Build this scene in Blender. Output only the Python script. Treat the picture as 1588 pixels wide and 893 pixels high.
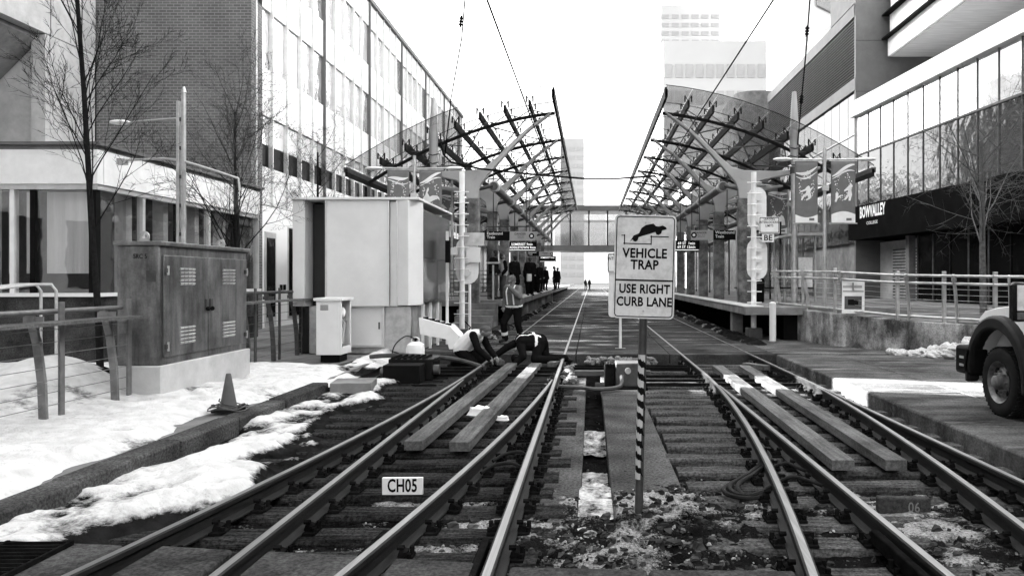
import bpy, bmesh, math, random
import numpy as np
from mathutils import Vector, Matrix
random.seed(7); np.random.seed(7)
R = math.radians
C = bpy.context.scene.collection
scene = bpy.context.scene
for o in list(bpy.data.objects): bpy.data.objects.remove(o)

# ---------------------------------------------------------------- camera
CAMH, F, VX, VY, WID, HEI = 1.78, 1200.0, 916.5, 433.5, 1588.0, 893.0
cd = bpy.data.cameras.new('camera'); cam = bpy.data.objects.new('camera', cd); C.objects.link(cam)
cam.location = (0, 0, CAMH); cam.rotation_euler = (R(90), 0, 0)
cd.sensor_width = 36; cd.lens = 36 * F / WID
cd.shift_x = -(VX - WID / 2) / WID; cd.shift_y = -(HEI / 2 - VY) / WID
cd.clip_start = 0.1; cd.clip_end = 6000
scene.camera = cam
# ---------------------------------------------------------------- light
SUN_AZ, SUN_EL = R(-18), R(27)
tdir = Vector((math.cos(SUN_EL) * math.cos(SUN_AZ), math.cos(SUN_EL) * math.sin(SUN_AZ), -math.sin(SUN_EL)))
w = bpy.data.worlds.new('World'); scene.world = w; w.use_nodes = True
nt = w.node_tree; nt.nodes.clear()
sky = nt.nodes.new('ShaderNodeTexSky'); sky.sky_type = 'NISHITA'; sky.sun_disc = False
sky.sun_elevation = SUN_EL; sky.sun_rotation = math.atan2(-tdir.x, -tdir.y)
sky.dust_density = 3.0; sky.air_density = 1.5
bwn = nt.nodes.new('ShaderNodeRGBToBW'); bg = nt.nodes.new('ShaderNodeBackground'); wo = nt.nodes.new('ShaderNodeOutputWorld')
bg.inputs['Strength'].default_value = 0.08
nt.links.new(sky.outputs[0], bwn.inputs[0]); nt.links.new(bwn.outputs[0], bg.inputs[0]); nt.links.new(bg.outputs[0], wo.inputs[0])
sl = bpy.data.lights.new('sun', 'SUN'); sl.energy = 5.0; sl.angle = R(0.5); sl.color = (1, 1, 1)
so = bpy.data.objects.new('sun', sl); C.objects.link(so)
so.rotation_euler = tdir.to_track_quat('-Z', 'Y').to_euler(); so.location = (-30, 10, 40)
scene.view_settings.view_transform = 'Standard'; scene.view_settings.look = 'None'
scene.view_settings.exposure = 3.9; scene.view_settings.gamma = 1.0; scene.view_settings.use_curve_mapping = False
scene.render.engine = 'CYCLES'

# ---------------------------------------------------------------- materials (neutral greys: the place is seen in black and white)
def _nt(name):
    m = bpy.data.materials.new(name); m.use_nodes = True
    n = m.node_tree; n.nodes.clear()
    return m, n
def _val(n, node, k, v):
    node.inputs[k].default_value = v
def grey(v): return (v, v, v, 1)
def mat(name, v, rough=.6, metal=0., var=.25, scale=6., bump=0., bscale=60., spec=.12, stretch=(1, 1, 1), grime=0., coat=0., emit=0., bdist=.01, gscale=.7, wet=0., speck=0., sscale=38.):
    m, n = _nt(name)
    out = n.nodes.new('ShaderNodeOutputMaterial'); b = n.nodes.new('ShaderNodeBsdfPrincipled')
    n.links.new(b.outputs[0], out.inputs[0])
    tc = n.nodes.new('ShaderNodeTexCoord'); mp = n.nodes.new('ShaderNodeMapping'); mp.inputs['Scale'].default_value = stretch
    n.links.new(tc.outputs['Object'], mp.inputs[0])
    ns = n.nodes.new('ShaderNodeTexNoise'); _val(n, ns, 'Scale', scale); _val(n, ns, 'Detail', 6.); _val(n, ns, 'Roughness', .65)
    n.links.new(mp.outputs[0], ns.inputs['Vector'])
    mr = n.nodes.new('ShaderNodeMapRange'); _val(n, mr, 'From Min', .32); _val(n, mr, 'From Max', .68)
    _val(n, mr, 'To Min', v * (1 - var)); _val(n, mr, 'To Max', min(.95, v * (1 + var)))
    n.links.new(ns.outputs[0], mr.inputs[0]); last = mr.outputs[0]
    if speck > 0:
        k = n.nodes.new('ShaderNodeTexNoise'); _val(n, k, 'Scale', sscale); _val(n, k, 'Detail', 5.); _val(n, k, 'Roughness', .75); n.links.new(tc.outputs['Object'], k.inputs['Vector'])
        kr = n.nodes.new('ShaderNodeMapRange'); _val(n, kr, 'From Min', .38); _val(n, kr, 'From Max', .64); _val(n, kr, 'To Min', 1 - speck); _val(n, kr, 'To Max', 1 + speck * 1.3)
        n.links.new(k.outputs[0], kr.inputs[0]); mk = n.nodes.new('ShaderNodeMath'); mk.operation = 'MULTIPLY'
        n.links.new(last, mk.inputs[0]); n.links.new(kr.outputs[0], mk.inputs[1]); last = mk.outputs[0]
    if grime > 0:
        g = n.nodes.new('ShaderNodeTexNoise'); _val(n, g, 'Scale', gscale); _val(n, g, 'Detail', 8.); _val(n, g, 'Roughness', .7)
        n.links.new(tc.outputs['Object'], g.inputs['Vector'])
        gr = n.nodes.new('ShaderNodeMapRange'); _val(n, gr, 'From Min', .42); _val(n, gr, 'From Max', .62); _val(n, gr, 'To Min', 1.0); _val(n, gr, 'To Max', 1 - grime)
        n.links.new(g.outputs[0], gr.inputs[0])
        mu = n.nodes.new('ShaderNodeMath'); mu.operation = 'MULTIPLY'
        n.links.new(last, mu.inputs[0]); n.links.new(gr.outputs[0], mu.inputs[1]); last = mu.outputs[0]
    n.links.new(last, b.inputs['Base Color'])
    _val(n, b, 'Roughness', rough); _val(n, b, 'Metallic', metal); _val(n, b, 'Specular IOR Level', spec); _val(n, b, 'Coat Weight', coat)
    if wet > 0:      # puddles: smooth, shiny patches drawn out across the road
        wm = n.nodes.new('ShaderNodeMapping'); wm.inputs['Scale'].default_value = (.22, 1.1, 1); n.links.new(tc.outputs['Object'], wm.inputs[0])
        wn = n.nodes.new('ShaderNodeTexNoise'); _val(n, wn, 'Scale', 1.4); _val(n, wn, 'Detail', 7.); _val(n, wn, 'Roughness', .7); n.links.new(wm.outputs[0], wn.inputs['Vector'])
        for key, a0, a1 in (('Roughness', rough, .2), ('Specular IOR Level', spec, wet)):
            wr = n.nodes.new('ShaderNodeMapRange'); _val(n, wr, 'From Min', .54); _val(n, wr, 'From Max', .63); _val(n, wr, 'To Min', a0); _val(n, wr, 'To Max', a1)
            n.links.new(wn.outputs[0], wr.inputs[0]); n.links.new(wr.outputs[0], b.inputs[key])
    if emit > 0:
        b.inputs['Emission Color'].default_value = (1, 1, 1, 1); _val(n, b, 'Emission Strength', emit)
    if bump > 0:
        bn = n.nodes.new('ShaderNodeTexNoise'); _val(n, bn, 'Scale', bscale); _val(n, bn, 'Detail', 4.)
        n.links.new(mp.outputs[0], bn.inputs['Vector'])
        bu = n.nodes.new('ShaderNodeBump'); _val(n, bu, 'Strength', bump); _val(n, bu, 'Distance', bdist)
        n.links.new(bn.outputs[0], bu.inputs['Height']); n.links.new(bu.outputs[0], b.inputs['Normal'])
    m.diffuse_color = grey(v)
    return m
def glass_mat(name, transp=.75, tint=.85, diff=.5, gloss_rough=.02, diff_amt=.15, wavy=0., refl=.06):
    # thin sheet: part see-through, part dusty, fresnel reflection
    m, n = _nt(name)
    out = n.nodes.new('ShaderNodeOutputMaterial')
    tr = n.nodes.new('ShaderNodeBsdfTransparent'); tr.inputs[0].default_value = grey(tint)
    df = n.nodes.new('ShaderNodeBsdfDiffuse'); df.inputs[0].default_value = grey(diff)
    gl = n.nodes.new('ShaderNodeBsdfGlossy'); gl.inputs[0].default_value = grey(.95); gl.inputs['Roughness'].default_value = gloss_rough
    m1 = n.nodes.new('ShaderNodeMixShader'); m1.inputs[0].default_value = 1 - transp
    n.links.new(tr.outputs[0], m1.inputs[1]); n.links.new(df.outputs[0], m1.inputs[2])
    fr = None
    m2 = n.nodes.new('ShaderNodeMixShader')
    m2.inputs[0].default_value = refl; n.links.new(m1.outputs[0], m2.inputs[1]); n.links.new(gl.outputs[0], m2.inputs[2])
    n.links.new(m2.outputs[0], out.inputs[0])
    if wavy > 0:
        tc = n.nodes.new('ShaderNodeTexCoord'); ns = n.nodes.new('ShaderNodeTexNoise'); _val(n, ns, 'Scale', 1.3)
        n.links.new(tc.outputs['Object'], ns.inputs['Vector'])
        bu = n.nodes.new('ShaderNodeBump'); _val(n, bu, 'Strength', wavy); _val(n, bu, 'Distance', .05)
        n.links.new(ns.outputs[0], bu.inputs['Height']); n.links.new(bu.outputs[0], gl.inputs['Normal'])
    return m
def brick_mat(name, v, mortar, rough=.85, axis='xz', sc=1.0):
    m, n = _nt(name)
    out = n.nodes.new('ShaderNodeOutputMaterial'); b = n.nodes.new('ShaderNodeBsdfPrincipled'); n.links.new(b.outputs[0], out.inputs[0])
    tc = n.nodes.new('ShaderNodeTexCoord'); sp = n.nodes.new('ShaderNodeSeparateXYZ'); cb = n.nodes.new('ShaderNodeCombineXYZ')
    n.links.new(tc.outputs['Object'], sp.inputs[0])
    ad = n.nodes.new('ShaderNodeMath'); ad.operation = 'ADD'; n.links.new(sp.outputs[0], ad.inputs[0]); n.links.new(sp.outputs[1], ad.inputs[1])
    n.links.new(ad.outputs[0], cb.inputs[0]); n.links.new(sp.outputs[2], cb.inputs[1])
    br = n.nodes.new('ShaderNodeTexBrick'); n.links.new(cb.outputs[0], br.inputs['Vector'])
    br.inputs['Color1'].default_value = grey(v); br.inputs['Color2'].default_value = grey(v * .72); br.inputs['Mortar'].default_value = grey(mortar)
    _val(n, br, 'Scale', sc); _val(n, br, 'Mortar Size', .012); _val(n, br, 'Brick Width', .24); _val(n, br, 'Row Height', .092); _val(n, br, 'Mortar Smooth', .3)
    ns = n.nodes.new('ShaderNodeTexNoise'); _val(n, ns, 'Scale', .6); _val(n, ns, 'Detail', 6.)
    n.links.new(tc.outputs['Object'], ns.inputs['Vector'])
    mr = n.nodes.new('ShaderNodeMapRange'); _val(n, mr, 'From Min', .3); _val(n, mr, 'From Max', .7); _val(n, mr, 'To Min', .8); _val(n, mr, 'To Max', 1.2); n.links.new(ns.outputs[0], mr.inputs[0])
    mx = n.nodes.new('ShaderNodeMix'); mx.data_type = 'RGBA'; mx.blend_type = 'MULTIPLY'; mx.inputs[0].default_value = 1
    n.links.new(br.outputs['Color'], mx.inputs[6]); n.links.new(mr.outputs[0], mx.inputs[7])
    n.links.new(mx.outputs[2], b.inputs['Base Color']); _val(n, b, 'Roughness', rough)
    bu = n.nodes.new('ShaderNodeBump'); bu.invert = True; _val(n, bu, 'Strength', .6); _val(n, bu, 'Distance', .01)
    n.links.new(br.outputs['Fac'], bu.inputs['Height']); n.links.new(bu.outputs[0], b.inputs['Normal'])
    return m
def attr_mat(name, attr, v0, v1, var=.5, scale=25., rough=.9, bump=.6, bscale=40., bdist=.02, spec=0.):
    # v0 where attribute 0 (dirt), v1 where 1 (snow lying there), broken up by noise
    m, n = _nt(name)
    out = n.nodes.new('ShaderNodeOutputMaterial'); b = n.nodes.new('ShaderNodeBsdfPrincipled'); n.links.new(b.outputs[0], out.inputs[0])
    at_ = n.nodes.new('ShaderNodeAttribute'); at_.attribute_name = attr
    tc = n.nodes.new('ShaderNodeTexCoord')
    n1 = n.nodes.new('ShaderNodeTexNoise'); _val(n, n1, 'Scale', scale); _val(n, n1, 'Detail', 8.); _val(n, n1, 'Roughness', .75); n.links.new(tc.outputs['Object'], n1.inputs['Vector'])
    ad = n.nodes.new('ShaderNodeMath'); ad.operation = 'ADD'; n.links.new(at_.outputs['Fac'], ad.inputs[0]); n.links.new(n1.outputs[0], ad.inputs[1])
    mr = n.nodes.new('ShaderNodeMapRange'); _val(n, mr, 'From Min', .88); _val(n, mr, 'From Max', 1.18); n.links.new(ad.outputs[0], mr.inputs[0])
    n2 = n.nodes.new('ShaderNodeTexNoise'); _val(n, n2, 'Scale', 5.); _val(n, n2, 'Detail', 8.); n.links.new(tc.outputs['Object'], n2.inputs['Vector'])
    m2 = n.nodes.new('ShaderNodeMapRange'); _val(n, m2, 'From Min', .3); _val(n, m2, 'From Max', .7); _val(n, m2, 'To Min', v0 * (1 - var)); _val(n, m2, 'To Max', v0 * (1 + var)); n.links.new(n2.outputs[0], m2.inputs[0])
    m3 = n.nodes.new('ShaderNodeMapRange'); _val(n, m3, 'From Min', .3); _val(n, m3, 'From Max', .7); _val(n, m3, 'To Min', v1 * .72); _val(n, m3, 'To Max', v1); n.links.new(n2.outputs[0], m3.inputs[0])
    mx = n.nodes.new('ShaderNodeMix'); n.links.new(mr.outputs[0], mx.inputs[0]); n.links.new(m2.outputs[0], mx.inputs[2]); n.links.new(m3.outputs[0], mx.inputs[3])
    n.links.new(mx.outputs[0], b.inputs['Base Color']); _val(n, b, 'Roughness', rough); _val(n, b, 'Specular IOR Level', spec)
    bn = n.nodes.new('ShaderNodeTexNoise'); _val(n, bn, 'Scale', bscale); _val(n, bn, 'Detail', 6.); n.links.new(tc.outputs['Object'], bn.inputs['Vector'])
    bu = n.nodes.new('ShaderNodeBump'); _val(n, bu, 'Strength', bump); _val(n, bu, 'Distance', bdist); n.links.new(bn.outputs[0], bu.inputs['Height']); n.links.new(bu.outputs[0], b.inputs['Normal'])
    return m

M = dict(
    rail=mat('rail_steel', .02, .6, 0, .4, 3, .2, 80, stretch=(12, .4, 12), spec=.08),
    railtop=mat('worn_rail_head', .22, .42, 1., .25, 3, .1, 60, stretch=(20, .3, 20)),
    rust=mat('dark_steel', .012, .8, 0, .5, 9, .5, 70, grime=.4, spec=0.),
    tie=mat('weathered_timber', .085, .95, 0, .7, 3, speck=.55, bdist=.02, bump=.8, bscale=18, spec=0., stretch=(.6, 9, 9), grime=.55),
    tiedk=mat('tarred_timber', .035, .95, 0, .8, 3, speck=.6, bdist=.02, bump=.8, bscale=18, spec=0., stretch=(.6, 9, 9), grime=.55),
    tie_old=mat('board_timber', .075, .95, 0, .75, 3, .8, 18, spec=0., stretch=(.6, 9, 9), grime=.45),
    plank=mat('new_plank', .13, .9, 0, .35, 2.5, .5, 14, stretch=(9, .5, 9), grime=.45, spec=0., speck=.25),
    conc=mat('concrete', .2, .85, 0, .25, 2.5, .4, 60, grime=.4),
    conc_dk=mat('stained_concrete', .06, .85, 0, .35, 2.5, .5, 45, grime=.6, gscale=1.2, spec=0., speck=.4),
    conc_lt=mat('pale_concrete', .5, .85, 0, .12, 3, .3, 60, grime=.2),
    conc_wall=mat('retaining_concrete', .3, .85, 0, .75, 1.3, .5, 30, stretch=(2.2, 2.2, .45), grime=.85, gscale=1.1, spec=.0, speck=.3),  # pale tone stands in for dappled sun on the wall; stains are its own
    road=mat('road_concrete', .06, .9, 0, .45, 1.1, .35, 70, grime=.5, stretch=(.6, 2.2, 1), spec=0., wet=.4, speck=.3),
    road2=mat('pale_road_concrete', .105, .9, 0, .45, 1.1, .35, 70, grime=.55, stretch=(.6, 2.2, 1), spec=0., wet=.4, speck=.35),
    asphalt=mat('asphalt', .04, .85, 0, .35, 2, .4, 90, spec=.02),
    snow=mat('packed_snow', .56, .8, 0, .14, 5, .9, 11, spec=.1, grime=.3, gscale=1.1, bdist=.05),
    galv=mat('galvanised_steel', .5, .45, .7, .25, 5, .1, 80, grime=.25),
    galvf=mat('fence_steel', .2, .5, .3, .3, 5, .1, 80, grime=.3),
    galv_dk=mat('dull_galvanised_steel', .09, .5, .5, .3, 5, .1, 80, grime=.3),
    cab=mat('cabinet_zinc', .17, .4, .5, .45, 2.2, .05, 60, grime=.5, gscale=1.6, stretch=(3, 3, .4), speck=.12),
    white=mat('white_paint', .78, .45, 0, .06, 4, 0, grime=.1),
    panel=mat('off_white_panel', .7, .4, 0, .05, 1.5, 0, grime=.06),
    panel_dk=mat('dark_glossy_panel', .02, .25, 0, .3, 1.0, 0, spec=.3),
    black=mat('black_paint', .006, .6, 0, .3, 5, spec=.05),
    blackgl=mat('black_gloss', .01, .25, 0, .3, 5),
    facade=mat('white_facade_panel', .84, .3, 0, .06, .35, 0, grime=.08),
    facade2=mat('pale_spandrel_panel', .74, .25, 0, .12, .6, 0, grime=.1),
    alum=mat('bright_aluminium', .6, .35, .5, .1, 4),
    rib=mat('painted_steel_rib', .4, .4, .2, .12, 3, 0, grime=.25, gscale=1.5),
    purlin=mat('dark_purlin_steel', .012, .6, 0, .3, 4, spec=.08),
    column=mat('worn_column_paint', .17, .6, 0, .6, 3, .2, 30, spec=.1, grime=.6, gscale=2),
    bark_lit=mat('lit_bark', .11, .9, 0, .4, 12, .5, 60, spec=0.),  # lightened copy of bark, as if lit against the dark glass
    bark=mat('bark', .014, .9, 0, .4, 12, .5, 60, spec=.02),
    wood=mat('wooden_soffit', .5, .5, 0, .25, 2.5, .2, 20, stretch=(.4, 10, 1)),
    plaza=mat('plaza_paving', .2, .85, 0, .5, .9, .3, 60, grime=.6, spec=.03, stretch=(.5, 2, 1)),
    slat=mat('louvre_metal', .13, .5, .1, .15, 1.5),
    gpanel=mat('grey_metal_wall_panel', .13, .5, .1, .1, 1.5, 0, grime=.15),
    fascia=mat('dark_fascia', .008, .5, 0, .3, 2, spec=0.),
    sign=mat('sign_white', .72, .5, 0, .12, 9, 0, grime=.35, gscale=9),
    signlt=mat('sign_white_clean', .75, .45, 0, .05, 9),
    signgr=mat('sign_grey', .35, .45, 0, .05, 9),
    led=mat('led_text', .8, .5, 0, 0, 1, emit=.06),
    banner=mat('banner_cloth', .15, .8, 0, .1, 5, .2, 40),
    print_=mat('banner_print', .75, .8, 0, .06, 5),
    kerb=mat('kerb_concrete', .09, .9, 0, .5, 4, .5, 40, grime=.65, gscale=2, spec=0., speck=.5),
    cone=mat('faded_cone_plastic', .09, .5, 0, .15, 5),
    rubber=mat('rubber', .014, .8, 0, .4, 8, .2, 60, spec=.1),
    cream=mat('painted_tank', .8, .35, 0, .05, 4),
    truck=mat('white_truck_paint', .8, .22, 0, .03, 4, 0, coat=.5),
    fender=mat('fender_plastic', .018, .5, 0, .3, 6, 0, grime=.3, gscale=5),
    rim=mat('dusty_steel_rim', .2, .5, .6, .3, 8, grime=.5, gscale=6),
    wglass=mat('vehicle_glass', .02, .05, 0, .2, 2, spec=.8),
    tower=mat('far_tower_pale', .34, .6, 0, .05, .05),
    towerw=mat('far_tower_windows', .25, .3, 0, .2, .3),
    tower2=mat('far_tower_grey', .28, .6, 0, .08, .05),
    rock2=mat('pale_grit', .09, .95, 0, .6, 4, .5, 40, spec=0.),
    rock3=mat('icy_crumb', .36, .8, 0, .3, 4, .5, 40, spec=.1),
    rock=mat('dirty_stone', .035, .95, 0, .9, 4, .5, 40, spec=.02),
    interior=mat('interior_wall', .15, .8, 0, .3, 1.0),
    curtain=mat('window_blind', .8, .8, 0, .15, 1.5, stretch=(6, 6, .3)),
)
M['brick'] = brick_mat('dark_brick', .12, .22)
M['cgl'] = glass_mat('canopy_glass', .9, .8, .5, .06, refl=.05)
M['bgl'] = glass_mat('bridge_glass', .88, .74, .5, .04, refl=.06)
M['pgl'] = glass_mat('pavilion_glass', .95, .93, .1, .01, wavy=.1, refl=.14)
M['dgl'] = mat('reflective_dark_glass', .012, .04, 0, .6, 1.6, .4, 1.8, spec=.3, bdist=.06)
M['wgl'] = mat('mirror_window_glass', .8, .06, .5, .12, .5, .35, 1.1, spec=.9, bdist=.12)
M['ugl'] = mat('bright_reflective_glass', .85, .03, .85, .2, 1.0, .12, .8, spec=.9, bdist=.06)
M['wgl2'] = mat('mirror_window_glass_dim', .66, .06, .6, .3, .8, .6, 1.6, spec=.9, bdist=.12)
M['blk_gl'] = mat('black_lobby_glass', .004, .2, 0, .3, 1.0, spec=.02)
M['ballast'] = attr_mat('dirt_and_slush', 'snow', .009, .45, .7, 46, bump=1., bscale=55, bdist=.03)
M['kerbsnow'] = attr_mat('snow_with_grit', 'snow', .012, .66, .6, 9, .8, .8, 14, .04)

# ---------------------------------------------------------------- mesh helpers
W = {}
class MB:
    def __init__(s): s.v = []; s.f = []
    def add(s, vs, fs):
        b = len(s.v); s.v += [tuple(p) for p in vs]; s.f += [tuple(b + i for i in f) for f in fs]; return s
    def box(s, x0, x1, y0, y1, z0, z1):
        v = [(x, y, z) for z in (z0, z1) for y in (y0, y1) for x in (x0, x1)]
        return s.add(v, [(0, 2, 3, 1), (4, 5, 7, 6), (0, 1, 5, 4), (2, 6, 7, 3), (0, 4, 6, 2), (1, 3, 7, 5)])
    def obox(s, c, sz, mx):      # centre, full sizes, 3x3 / euler matrix
        c = Vector(c); h = [k / 2 for k in sz]
        v = [c + mx @ Vector((x * h[0], y * h[1], z * h[2])) for z in (-1, 1) for y in (-1, 1) for x in (-1, 1)]
        return s.add(v, [(0, 2, 3, 1), (4, 5, 7, 6), (0, 1, 5, 4), (2, 6, 7, 3), (0, 4, 6, 2), (1, 3, 7, 5)])
    def beam(s, p0, p1, w, h, up=(0, 0, 1), w1=None, h1=None):
        p0, p1 = Vector(p0), Vector(p1); d = (p1 - p0).normalized(); up = Vector(up)
        r = d.cross(up)
        if r.length < 1e-5: r = d.cross(Vector((0, 1, 0)))
        r.normalize(); u = r.cross(d); v = []
        for p, a, b in ((p0, w, h), (p1, w1 or w, h1 or h)):
            for sx, sy in ((-1, -1), (1, -1), (1, 1), (-1, 1)): v.append(p + r * sx * a / 2 + u * sy * b / 2)
        return s.add(v, [(3, 2, 1, 0), (4, 5, 6, 7), (0, 1, 5, 4), (1, 2, 6, 5), (2, 3, 7, 6), (3, 0, 4, 7)])
    def cyl(s, p0, p1, r0, r1=None, n=10, cap=True):
        p0, p1 = Vector(p0), Vector(p1); r1 = r0 if r1 is None else r1
        d = (p1 - p0).normalized(); a = d.orthogonal().normalized(); b = d.cross(a); v = []
        for p, r in ((p0, r0), (p1, r1)):
            for i in range(n):
                t = 2 * math.pi * i / n; v.append(p + a * math.cos(t) * r + b * math.sin(t) * r)
        f = [(i, (i + 1) % n, n + (i + 1) % n, n + i) for i in range(n)]
        if cap: f += [tuple(range(n - 1, -1, -1)), tuple(range(n, 2 * n))]
        return s.add(v, f)
    def tube(s, pts, r, n=6):
        pts = [Vector(p) for p in pts]; m = len(pts); v = []
        rr = r if isinstance(r, (list, tuple)) else [r] * m
        d0 = (pts[1] - pts[0]).normalized(); a = d0.orthogonal().normalized()
        for i, p in enumerate(pts):
            d = (pts[min(i + 1, m - 1)] - pts[max(i - 1, 0)]).normalized()
            a = (a - d * a.dot(d)); a = a.normalized() if a.length > 1e-6 else d.orthogonal().normalized(); b = d.cross(a)
            for k in range(n):
                t = 2 * math.pi * k / n; v.append(p + (a * math.cos(t) + b * math.sin(t)) * rr[i])
        f = [(i * n + k, i * n + (k + 1) % n, (i + 1) * n + (k + 1) % n, (i + 1) * n + k) for i in range(m - 1) for k in range(n)]
        f += [tuple(range(n - 1, -1, -1)), tuple(range((m - 1) * n, m * n))]
        return s.add(v, f)
    def prism(s, poly, a0, a1, axis='y'):   # poly in the other two axes (x,z) / (y,z) / (x,y)
        n = len(poly)
        def pt(p, a): return (p[0], a, p[1]) if axis == 'y' else ((a, p[0], p[1]) if axis == 'x' else (p[0], p[1], a))
        v = [pt(p, a0) for p in poly] + [pt(p, a1) for p in poly]
        f = [(i, (i + 1) % n, n + (i + 1) % n, n + i) for i in range(n)] + [tuple(range(n - 1, -1, -1)), tuple(range(n, 2 * n))]
        return s.add(v, f)
    def lathe(s, c, prof, n=16, caps=(1, 1)):           # prof [(r,z)]
        v = []; m = len(prof)
        for r, z in prof:
            for k in range(n):
                t = 2 * math.pi * k / n; v.append((c[0] + math.cos(t) * r, c[1] + math.sin(t) * r, c[2] + z))
        f = [(i * n + k, i * n + (k + 1) % n, (i + 1) * n + (k + 1) % n, (i + 1) * n + k) for i in range(m - 1) for k in range(n)]
        if caps[0]: f += [tuple(range(n - 1, -1, -1))]
        if caps[1]: f += [tuple(range((m - 1) * n, m * n))]
        return s.add(v, f)
    def ball(s, c, r, nu=10, nv=7, sc=(1, 1, 1)):
        v = []; 
        for j in range(1, nv):
            ph = math.pi * j / nv
            for i in range(nu):
                t = 2 * math.pi * i / nu
                v.append((c[0] + r * sc[0] * math.sin(ph) * math.cos(t), c[1] + r * sc[1] * math.sin(ph) * math.sin(t), c[2] + r * sc[2] * math.cos(ph)))
        f = [(j * nu + i, (j + 1) * nu + i, (j + 1) * nu + (i + 1) % nu, j * nu + (i + 1) % nu) for j in range(nv - 2) for i in range(nu)]
        f += [tuple(range(nu)), tuple(range((nv - 2) * nu + nu - 1, (nv - 2) * nu - 1, -1))]
        return s.add(v, f)
    def mesh(s, name, m, smooth=True):
        me = bpy.data.meshes.new(name); me.from_pydata(s.v, [], s.f)
        bm = bmesh.new(); bm.from_mesh(me); bmesh.ops.recalc_face_normals(bm, faces=bm.faces); bm.to_mesh(me); bm.free()
        me.materials.append(M[m] if isinstance(m, str) else m)
        if smooth:
            for p in me.polygons: p.use_smooth = True
            me.set_sharp_from_angle(angle=R(38))
        return me
    def build(s, name, m, parent=None, world=False, bevel=0, smooth=True, **kw):
        return obj(name, s.mesh(name, m, smooth), parent, world, bevel, **kw)
def obj(name, me, parent=None, world=False, bevel=0, loc=None, label=None, cat=None, group=None, kind=None, rz=0):
    o = bpy.data.objects.new(name, me); C.objects.link(o)
    if loc: o.location = loc
    if rz: o.rotation_euler = (0, 0, rz)
    o.parent = parent
    loc_m = Matrix.Translation(o.location) @ Matrix.Rotation(rz, 4, 'Z')
    if parent is not None and world: o.matrix_parent_inverse = W[parent].inverted(); W[o] = loc_m
    else: W[o] = (W[parent] if parent is not None else Matrix()) @ loc_m
    if bevel:
        b = o.modifiers.new('bevel', 'BEVEL'); b.width = bevel; b.segments = 2; b.limit_method = 'ANGLE'; b.angle_limit = R(40)
    tag(o, label, cat, group, kind)
    return o
def tag(o, label=None, cat=None, group=None, kind=None):
    if label: o['label'] = label
    if cat: o['category'] = cat
    if group: o['group'] = group
    if kind: o['kind'] = kind
    return o
def T(name, label, cat, loc=(0, 0, 0), rz=0, group=None):
    o = bpy.data.objects.new(name, None); C.objects.link(o); o.location = loc; o.rotation_euler = (0, 0, rz); o.empty_display_size = .1
    W[o] = Matrix.Translation(loc) @ Matrix.Rotation(rz, 4, 'Z')
    return tag(o, label, cat, group)
def dup(root, loc, rz=0, label=None, group=None):
    def cp(o, par):
        c = o.copy(); C.objects.link(c); c.parent = par
        if par is not None: c.matrix_parent_inverse = o.matrix_parent_inverse.copy()
        W[c] = W.get(o, Matrix())
        for ch in [x for x in bpy.data.objects if x.parent == o]: cp(ch, c)
        return c
    r = cp(root, None); r.location = loc; r.rotation_euler = (0, 0, rz)
    if label: r['label'] = label
    if group: r['group'] = group
    return r
def at(px, py, Y): return Vector(((px - VX) * Y / F, Y, CAMH - (py - VY) * Y / F))
def text(body, size, m, parent, loc, rot=(R(90), 0, 0), world=False, bold=.0, name='lettering', align='CENTER', xs=1., ext=.002):
    cu = bpy.data.curves.new('t', 'FONT'); cu.body = body; cu.size = size; cu.align_x = align; cu.align_y = 'CENTER'; cu.extrude = ext; cu.offset = bold * size; cu.space_character = 1.05
    cu.resolution_u = 3
    t = bpy.data.objects.new('t', cu); C.objects.link(t)
    dg = bpy.context.evaluated_depsgraph_get(); me = bpy.data.meshes.new_from_object(t.evaluated_get(dg))
    bpy.data.objects.remove(t); bpy.data.curves.remove(cu)
    mx = Matrix.Translation(loc) @ Matrix.Rotation(rot[2], 4, 'Z') @ Matrix.Rotation(rot[0], 4, 'X') @ Matrix.Diagonal((xs, 1, 1, 1))
    me.transform(mx); me.materials.clear(); me.materials.append(M[m])
    return obj(name, me, parent, world)
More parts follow.
